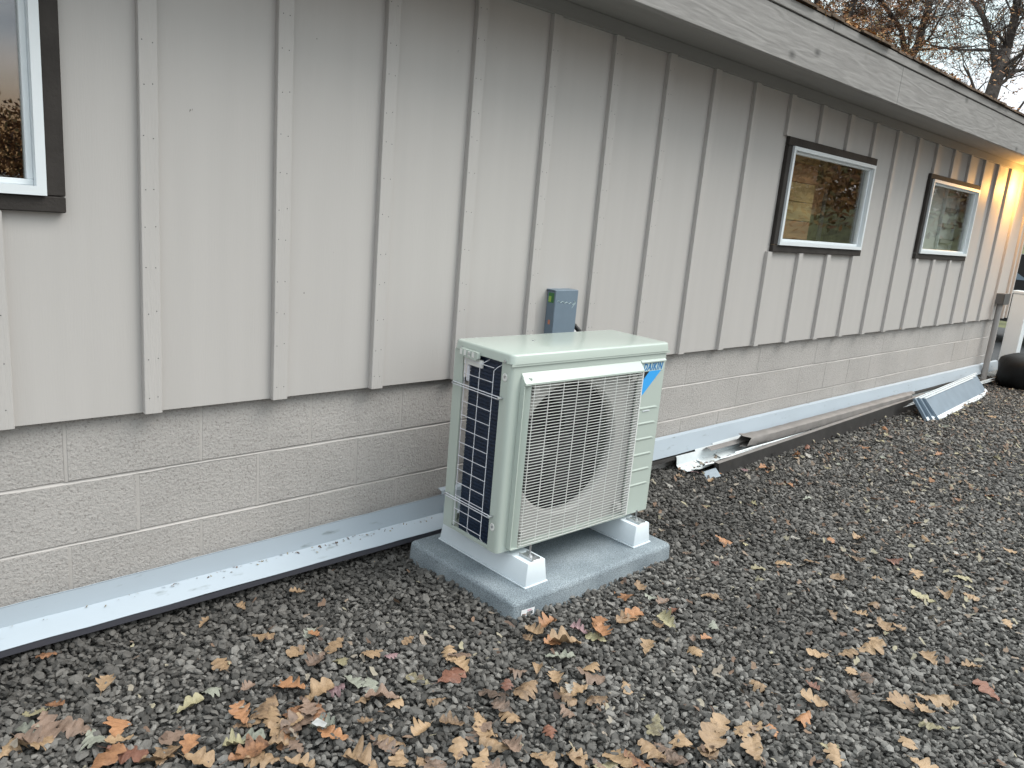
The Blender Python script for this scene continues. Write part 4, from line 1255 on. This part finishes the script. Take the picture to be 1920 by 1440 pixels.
def leaf_geo(seed):
    """lobed oak leaf, about 1 long, curled; returns V, F"""
    rr = random.Random(seed); nl = rr.choice([2.6, 3.3, 3.6]); n = 34
    curl = rr.choice([rr.uniform(.2, 1.0), rr.uniform(.8, 1.9)]) * rr.choice([1, 1, 1, -.6]); bend = rr.uniform(-.25, .5); tw = rr.uniform(-.35, .35)
    ph = rr.uniform(0, 6); dep = rr.uniform(.50, .68); o1, o2 = rr.uniform(-.12, .12), rr.uniform(-.12, .12)
    V = []; F = []
    for i in range(n + 1):
        u = i / n
        env = .40 * (math.sin(math.pi * min(1, u * .90 + .06)) ** .7) * (.50 + .85 * u)
        row = []
        for s in (-1, -.55, 0, .55, 1):
            oo = o1 if s < 0 else o2
            c = (.5 - .5 * math.cos(2 * math.pi * (u * nl + .22 + oo))) ** .42
            w = env * ((1 - dep) + dep * c)
            ww = w * s
            x = u + (.035 * c * abs(s) if u < .93 else .02) - .5
            z = curl * ww * ww * 1.5 + bend * (u - .5) ** 2 + tw * (u - .5) * ww + .03 * math.sin(11 * u + ph + 4 * s) * abs(s) + .10 * abs(ww) + rr.uniform(-.014, .014) + .02 * math.sin(23 * u + 3 * s + ph)
            row.append((x, ww, z))
        V += row
    for i in range(n):
        for j in range(4): F.append((i * 5 + j, i * 5 + j + 1, (i + 1) * 5 + j + 1, (i + 1) * 5 + j))
    o = len(V)
    V += [(-.5, -.006, V[2][2] + .004), (-.5, .006, V[2][2] + .004), (-.72, .004 + .03 * tw, .03), (-.72, -.004 + .03 * tw, .03)]
    F.append((o, o + 1, o + 2, o + 3))
    return V, F
NV = 22
geo = [leaf_geo(100 + i) for i in range(NV)]
leaf_me = {}
def leaf_mesh(k, i):
    if (k, i) not in leaf_me:
        V, F = geo[i]; me = mesh('oak_leaf', V, F, smooth=True); me.materials.append(LM[k]); leaf_me[(k, i)] = me
    return leaf_me[(k, i)]
def where(x, y):
    if x > 7.2: return 'beside the black bag'
    if x > 3.2 and y > -.36: return 'beside the old gutters'
    if x > 6.0: return 'in front of the stacked panels'
    if 1.3 < x < 2.4 and y > -1.0: return 'touching distance before the blue-grey pad'
    if y > -.28: return 'close to the left flashing'
    if x < .3: return 'at the near left corner'
    if x < .75: return 'in the foreground leaf drift'
    if x < 1.3: return 'between the leaf drift and pad'
    if x < 2.3 and y < -1.25: return 'in the foreground below the pad'
    if x < 3.2: return 'in open gravel past the pad'
    return 'in far gravel before the panels'
leaf_count = [0]; leaves = []
labels_seen = {}
def put_leaf(x, y, k, size, z=None):
    i = rnd.randrange(NV)
    o = bpy.data.objects.new('oak_leaf', leaf_mesh(k, i)); COL.objects.link(o)
    o.location = (x, y, (z if z is not None else 0.025 + float(bumpy(np.float64(x), np.float64(y))) + rnd.uniform(-.003, .006)))
    fl = rnd.random() < .3
    o.rotation_euler = (rnd.gauss(0, .15) + (math.pi if fl else 0), rnd.gauss(0, .15), rnd.uniform(0, 6.283))
    o.scale = (size, size * rnd.uniform(.85, 1.1), size)
    sz = 'large' if size > .083 else ('medium' if size > .0605 else 'small')
    tag(o, '%s %s oak leaf %s' % (sz, LC[k][2], where(x, y)), 'leaf', 'fallen oak leaves on the gravel')
    leaves.append((o, x, y))
    leaf_count[0] += 1
LEAVES = "0.57,-0.67,Ob; 0.62,-0.73,Tb; 0.41,-0.7,Ob; 0.48,-0.71,Tb; 0.58,-0.81,Om; 0.52,-0.82,Bb; 0.08,-0.67,Ob; 0.13,-0.67,Rb; 0.06,-0.5,Bb; -0.07,-0.48,Tb; -0.02,-0.52,Tm; 0.36,-0.85,Ob; 0.38,-0.89,Tb; 0.43,-0.86,Tm; 0.46,-0.85,Om; 0.24,-0.68,Bm; 0.18,-0.74,Tm; 0.26,-0.73,Om; 0.26,-0.79,Tm; 0.13,-0.62,Tm; 0.17,-0.36,Tm; 0.46,-0.46,Tm; 0.67,-0.52,Tm; 0.78,-0.56,Tm; 0.85,-0.67,Tm; 0.89,-0.71,Ps; 0.69,-0.6,Bm; 0.51,-0.2,Ts; 0.62,-0.39,Tm; 0.32,-0.58,Ym; 0.4,-0.55,Gm; 0.88,-0.86,Ym; 0.66,-0.92,Ts; 0.57,-1.04,Tb; 0.65,-1.03,Bm; 0.65,-1.09,Tm; 0.76,-1.04,Tm; 0.35,-0.8,Ym; -0,-0.39,Ym; 0.04,-0.38,Os; 0.47,-0.6,Bs; 0.44,-0.96,Tm; 0.7,-0.84,Ts; 0.76,-0.91,Ts; 1.84,-0.86,Ob; 1.72,-0.99,Ob; 1.94,-0.86,Tm; 1.92,-0.99,Bm; 1.91,-1.05,Rm; 2.12,-1.07,Tb; 1.59,-0.95,Om; 1.51,-1.01,Ym; 1.4,-0.97,Tb; 1.42,-0.86,Om; 1.74,-1.09,Tm; 1.79,-1.1,Ym; 1.61,-1.15,Tm; 1.81,-1.25,Os; 1.73,-1.26,Tm; 2.64,-0.8,Om; 2.37,-0.79,Bs; 2.39,-0.92,Rs; 2.65,-1.09,Tm; 2.5,-1.06,Ym; 2.69,-0.88,Ys; 2.77,-1.16,Tm; 3.01,-1.26,Tm; 3.23,-1.17,Tm; 3.14,-1.37,Rm; 3.1,-1.48,Tm; 3.55,-1.36,Tm; 3.24,-1.62,Ym; 2.88,-1.4,Ts; 2.71,-1.31,Tm; 2.86,-1.59,Yb; 2.97,-1.64,Tb; 3.04,-1.71,Tm; 2.63,-1.49,Tm; 2.38,-1.43,Tm; 2.48,-1.49,Tm; 2.46,-1.59,Tb; 2.51,-1.63,Tm; 2.26,-1.62,Tb; 2.15,-1.59,Tm; 2.05,-1.53,Tm; 2.37,-1.78,Tb; 2.45,-1.89,Tm; 2.34,-1.97,Rb; 2.04,-1.65,Tm; 2.05,-1.7,Bm; 1.74,-1.5,Tm; 1.87,-1.6,Rs; 1.8,-1.64,Tb; 1.7,-1.66,Om; 2.13,-1.87,Tb; 2.16,-1.9,Tm; 2.01,-1.81,Tb; 2.05,-1.87,Tm; 1.98,-1.92,Ym; 1.84,-1.9,Tm; 1.33,-1.14,Bb; 1.22,-1.1,Tm; 1.23,-1.17,Tb; 1.04,-1.25,Rm; 1.3,-1.5,Tb; 1.25,-1.5,Bb; 1.37,-1.55,Tb; 1.44,-1.53,Tm; 1.32,-1.58,Tm; 1.29,-1.42,Ym; 1.47,-1.63,Tm; 1.42,-1.65,Tm; 1.5,-1.58,Tm; 1.11,-1.44,Tb; 1.06,-1.43,Ym; 1.03,-1.35,Tm; 0.95,-1.31,Tb; 1.77,-1.97,Tm; 1.6,-1.8,Tm; 1.62,-1.77,Ys; 0.97,-0.9,Rb; 1.03,-0.88,Tm; 1.04,-0.8,Tm; 1.06,-0.83,Bm; 1.02,-1.04,Bb; 1.12,-1.08,Tb; 1,-1.1,Bm; 0.9,-1.13,Tm; 0.84,-1.07,Tm; 1.36,-0.95,Om; 1.36,-0.86,Tm; 1.31,-0.88,Ts; 1.49,-0.95,Pm; 1.21,-1.03,Ts; 1.07,-1.04,Rs; 0.98,-0.67,Ts; 0.87,-0.96,Ts; 0.68,-1.02,Tm; 0.82,-1.22,Tm; 0.91,-1.23,Bm; 0.79,-1.16,Tm; 0.69,-1.15,Tm; 0.75,-0.64,Ym; 0.72,-0.75,Gm; 0.66,-0.75,Pm; 3.56,-0.13,Pm; 3.36,-0.17,Pm; 3.47,-0.25,Os; 3.8,-0.35,Om; 3.77,-0.4,Os; 3.65,-0.31,Ps; 4.5,-0.28,Rs; 4.25,-0.33,Os; 4.9,-0.49,Om; 5,-0.7,Os; 7.01,-0.69,Tm; 4.56,-1.04,Os; 3.68,-0.58,Om; 3.97,-0.7,Bs; 3.88,-0.98,Os; 4.6,-1.36,Om; 4.54,-0.97,Ts; 4.75,-1.14,Ts; 8.02,-0.3,Om; 8.27,-0.3,Om; 7.32,-0.42,Ym; 6.8,-0.47,Ym; 7.59,-0.44,Ym; 6.17,-0.59,Gm; 7.13,-0.62,Ys; 5.66,-0.34,Om; 6.03,-0.36,Ys; 5.75,-0.61,Gs; 4.2,0.11,Ts; 0.03,-0.02,Os; 0.08,-0.13,Os; 0.76,-0.44,Gs; 0.65,-0.17,Ts; 0.85,-0.18,Ts; 0.88,0.03,Ts; 2.01,-0.25,Ps"
for t in LEAVES.split(';'):
    a, b, c = t.strip().split(',')
    k, s = c[0], c[1]
    if s != c[-1]: s = c[-1]
    sz = {'b': rnd.uniform(.084, .108), 'm': rnd.uniform(.062, .080), 's': rnd.uniform(.042, .055)}[s]
    put_leaf(float(a), float(b), k, sz)
for cx, cy, sx, sy, n_ in ((.47, -.83, .14, .06, 13), (.88, -1.16, .14, .07, 9), (1.12, -1.42, .16, .08, 6), (.10, -.56, .10, .06, 6), (1.45, -.98, .16, .06, 5)):
    for _ in range(n_):
        put_leaf(rnd.gauss(cx, sx), rnd.gauss(cy, sy), rnd.choice('OTTTTBBBG'), rnd.uniform(.06, .10))
# more small pale leaves, thickest on the open side towards the panels
tries = 0
while leaf_count[0] < 298 and tries < 20000:
    tries += 1
    x, y = rnd.uniform(-.2, 7.5), rnd.uniform(-2.4, -.12)
    if not in_view(np.array([x]), np.array([y]), m=1.02)[0]: continue
    if 1.3 < x < 2.35 and y > -.8: continue
    if x < 1.3 and y > -.35 and rnd.random() < .85: continue
    if x > 3.3 and y > -.3: continue
    dens = .35 if x < 3 else 1.0
    if rnd.random() > dens: continue
    put_leaf(x, y, rnd.choice('WWWTTTTYGBBO'), rnd.uniform(.035, .062))
by = {}
for o, x, y in leaves:
    d = Vector((x + .39018, y + 2.45551, -1.409)); by.setdefault(o['label'], []).append((d.dot(_R) / d.dot(_F), o))
ORD = ['', 'second', 'third', 'fourth', 'fifth', 'sixth', 'seventh', 'eighth', 'ninth', 'tenth', 'eleventh', 'twelfth', 'thirteenth', 'fourteenth', 'fifteenth', 'sixteenth', 'seventeenth', 'eighteenth', 'nineteenth', 'twentieth', 'twenty-first', 'twenty-second', 'twenty-third', 'twenty-fourth', 'twenty-fifth']
for lab, l in by.items():
    if len(l) > 1:
        l.sort(key=lambda t: t[0])
        for i, (_, o) in enumerate(l):
            nm = 'leftmost such' if i == 0 else ('rightmost such' if i == len(l) - 1 else (ORD[i] + ' such from the left' if i < 25 else 'near the right end'))
            o['label'] = lab + ', ' + nm
M['paper'] = mat('weathered_paper', (.36, .36, .35), .8, var=.2, vscale=60)
scrap = MB().add([(.548, -.890, .030), (.568, -.878, .033), (.556, -.846, .036), (.535, -.852, .032)], [(0, 1, 2, 3)]).obj('paper_scrap', M['paper'], None, (.55, -.87, .034))
sm_ = scrap.modifiers.new('t', 'SOLIDIFY'); sm_.thickness = .0006
tag(scrap, 'small pale grey scrap of paper on the gravel among the foreground leaves', 'paper')
# crumbs and shreds of leaves nobody could count
def litter(name, n, region, cols, smin, smax, label, zf, seed):
    rr = random.Random(seed); V = []; F = []; tv = []
    c = 0
    while c < n:
        x, y = region(rr)
        if x is None: continue
        c += 1
        s = rr.uniform(smin, smax); a = rr.uniform(0, 6.28); z = zf(x, y, rr); t = rr.random()
        ca, sa = math.cos(a), math.sin(a); tx, ty = rr.gauss(0, .45), rr.gauss(0, .45)
        pts = [(-.5, 0), (-.2, .28), (.1, .16), (.45, .3), (.5, -.05), (.2, -.3), (-.15, -.16)]
        o = len(V)
        for (u, w) in pts:
            u *= rr.uniform(.7, 1.2); w *= rr.uniform(.6, 1.3)
            X_, Y_ = (u * ca - w * sa) * s, (u * sa + w * ca) * s
            V.append((x + X_, y + Y_, z + tx * X_ + ty * Y_ + rr.uniform(0, .12) * s)); tv.append(t)
        F.append(tuple(range(o, o + 7)))
    me = mesh(name, V, F)
    at = me.attributes.new('tint', 'FLOAT', 'POINT'); at.data.foreach_set('value', tv)
    me.materials.append(cols)
    o = bpy.data.objects.new(name, me); COL.objects.link(o); o['kind'] = 'stuff'; o['label'] = label
    return o
M['litter'] = tint_mat('leaf_litter_bits', [(.07, .045, .035), (.19, .12, .08)], [(.25, .22, .18), (.30, .27, .18)], .8)
def reg(rr):
    x, y = rr.uniform(-.3, 9.5), rr.uniform(-2.6, -.05)
    if not in_view(np.array([x]), np.array([y]))[0]: return None, None
    if 1.35 < x < 2.3 and y > -.77: return None, None
    if rr.random() > (.25 + .75 * min(1, max(0, (x - 2) / 3))) * (1.0 if y < -.3 else .35): return None, None
    return x, y
litter('leaf_litter', 3600, reg, M['litter'], .008, .036, 'scraps of pale dead leaves among the stones', lambda x, y, r: .024 + r.uniform(0, .008), 5)
def shelf(r_):
    x = r_.choice([r_.gauss(1.05, .25), r_.uniform(-.1, 1.6)])
    return x, -.022 - abs(r_.gauss(0, .012))
litter('flashing_litter', 110, shelf, M['litter'], .004, .013, 'crumbs of leaf and dirt lying in the fold of the left flashing', lambda x, y, r: .095 + (y + .02) * .33, 8)
M['eave_litter'] = tint_mat('eave_leaf_bits', [(.06, .035, .02), (.30, .13, .04)], [(.42, .22, .07), (.10, .10, .05)], .8)
litter('eave_leaf_litter', 2200, lambda r: (r.choice([r.uniform(2.5, 10), r.gauss(4.2, .7)]), YE - .01 + abs(r.gauss(0, .10))), M['eave_litter'], .012, .038,
       'orange leaves and needles caught along the roof edge', lambda x, y, r: 2.494 + (y - YE) * .32 + r.uniform(0, .014) * (1 + .8 * math.sin(x * 5)), 6)

# ------------------------------------------------------------------ trees behind the house
def leafball(V, F, tv, c, r, n, rr, s):
    for _ in range(n):
        p = Vector((rr.gauss(0, 1), rr.gauss(0, 1), rr.gauss(0, 1))); p = p.normalized() * r * rr.random() ** .5
        q = Vector(c) + p
        a = Vector((rr.gauss(0, 1), rr.gauss(0, 1), rr.gauss(0, 1))).normalized(); b = a.orthogonal().normalized()
        l = s * rr.uniform(.6, 1.3); o = len(V)
        V += [q - a * l, q + b * l * .45, q + a * l, q - b * l * .35]; F.append((o, o + 1, o + 2, o + 3)); tv += [rr.random()] * 4
def tree(base, path_sets, seed, label, leafy, crown_r, spread, cat='tree'):
    rr = random.Random(seed)
    t = empty('oak_tree', base, label, cat, group='oaks behind the house')
    tr = MB(); LV, LF, lt_ = [], [], []
    def branch(p, d, l, r, depth):
        pts = [Vector(p)]; rads = [r]; q = Vector(p); dd = Vector(d).normalized(); n = 4
        for i in range(n):
            dd = (dd + Vector((rr.gauss(0, .22), rr.gauss(0, .22), rr.gauss(0, .20) + .05))).normalized()
            q = q + dd * l / n; pts.append(q.copy()); rads.append(max(.0035, r * (1 - .62 * (i + 1) / n)))
            if depth > 0 and i > 0:
                for _ in range(rr.choice([1, 1, 2])):
                    sd_ = (dd + Vector((rr.gauss(0, .8), rr.gauss(0, .8), rr.gauss(0, .7)))).normalized()
                    branch(q, sd_, l * rr.uniform(.45, .75), max(.0035, rads[-1] * .6), depth - 1)
        tr.tube(pts, rads, 6 if r > .03 else 3, cap=False)
        if depth <= 1:
            n_ = leafy(q, rr)
            if n_: leafball(LV, LF, lt_, q, l * .55, n_, rr, .038)
    for pts, r0, r1, depth in path_sets:
        P = [Vector(p) for p in pts]; n = len(P)
        rads = [lin(r0, r1, i / (n - 1)) for i in range(n)]
        tr.tube(P, rads, 10)
        for i in range(1, n):
            seg = (P[i] - P[i - 1])
            if P[i].z < 2.6: continue
            for _ in range(spread):
                f = rr.random(); d = (seg.normalized() * .5 + Vector((rr.gauss(0, 1), rr.gauss(0, 1), rr.gauss(.25, .7)))).normalized()
                branch(P[i - 1] + seg * f, d, rr.uniform(.6, 1.25), rads[i] * .33, depth)
    tr.obj('trunk', M['bark'], t, base, smooth=True)
    me = mesh('crown', [v - Vector(base) for v in LV], LF)
    at = me.attributes.new('tint', 'FLOAT', 'POINT'); at.data.foreach_set('value', lt_)
    me.materials.append(M['treeleaf'])
    o = bpy.data.objects.new('crown', me); COL.objects.link(o); o.parent = t
    return t
M['treeleaf'] = tint_mat('dead_oak_foliage', [(.13, .055, .035), (.28, .125, .055)], [(.40, .21, .09), (.20, .165, .08)], .8)
A = (16.9, 2.95, 0)
tree(A, [
    ([A, (16.85, 2.95, 2.0), (16.99, 2.95, 4.05), (17.18, 2.95, 4.62), (17.36, 2.95, 5.19)], .15, .11, 2),
    ([(17.18, 2.95, 4.62), (17.2, 3.15, 5.32), (17.13, 3.34, 5.71), (17.06, 3.49, 5.95), (16.93, 3.68, 6.18), (16.7, 4.0, 6.9)], .065, .03, 3),
    ([(17.36, 2.95, 5.19), (17.51, 2.95, 5.65), (17.59, 2.99, 6.01), (17.65, 3.07, 6.46), (17.8, 3.0, 7.3)], .09, .05, 3)],
    11, 'oak with forked trunk and sparse brown leaves at the right edge behind the roof', lambda q, r: (10 if q.z < 4.9 and r.random() < .55 else (5 if r.random() < .12 else 0)), 1, 5)
B = (17.9, 5.2, 0)
tree(B, [
    ([B, (17.95, 5.2, 2.5), (18.12, 5.1, 5.28), (18.34, 5.0, 5.64), (18.45, 5.03, 6.05), (18.63, 5.03, 6.63), (18.9, 5.0, 7.6)], .13, .055, 3),
    ([(18.12, 5.1, 5.28), (18.1, 5.33, 5.95), (17.92, 5.62, 6.33), (17.75, 5.92, 6.76), (17.5, 6.2, 7.3)], .065, .03, 3)],
    23, 'oak with two dark limbs and clumps of brown leaves in the middle behind the roof', lambda q, r: (13 if r.random() < .28 else 0), 1, 6)
Cc = (16.2, 6.2, 0)
tree(Cc, [
    ([Cc, (16.3, 6.2, 2.5), (16.2, 6.1, 5.0), (16.0, 6.3, 6.2), (15.8, 6.6, 7.4)], .13, .045, 3),
    ([(16.2, 6.1, 5.0), (16.6, 5.9, 5.8), (16.9, 5.8, 6.8)], .10, .05, 3)],
    37, 'oak thick with rusty brown leaves, leftmost of those behind the roof', lambda q, r: (20 if r.random() < .5 else 0), 1, 7)
Dd = (20.5, 2.2, 0)
tree(Dd, [
    ([Dd, (20.6, 2.2, 2.5), (20.5, 2.3, 4.4), (20.7, 2.2, 6.0)], .2, .06, 3)],
    41, 'thin far oak low behind the roof edge, between the larger ones', lambda q, r: (12 if r.random() < .35 else 0), 1, 8)

# distant autumn wood across the yard, partly seen in the window glass
rr = random.Random(9); V = []; F = []; tv = []
for i in range(420):
    x = rr.uniform(-60, 70); y = -48 + rr.uniform(-6, 6); h = rr.uniform(2.4, 5.4)
    if i >= 150: x = rr.uniform(26, 60); y = -rr.uniform(6, 34); h = rr.uniform(8, 14)
    if i >= 280: x = rr.uniform(-55, -7); y = -rr.uniform(24, 44); h = rr.uniform(8, 13)  # unseen tall trees added to block low sky light under the eave
    for j in range(26):
        p = Vector((x + rr.gauss(0, 1.4), y + rr.gauss(0, 1.2), rr.uniform(.1, 1) * h))
        leafball(V, F, tv, p, 1.1, 22, rr, .16)
me = mesh('distant_wood_sky_block', V, F); at = me.attributes.new('tint', 'FLOAT', 'POINT'); at.data.foreach_set('value', tv)
me.materials.append(tint_mat('autumn_wood', [(.06, .03, .02), (.16, .07, .03)], [(.26, .12, .04), (.10, .09, .04)], .9))
o = bpy.data.objects.new('distant_wood_sky_block', me); COL.objects.link(o); o['kind'] = 'stuff'; o['label'] = 'line of autumn trees far across the yard, some added to block low sky'
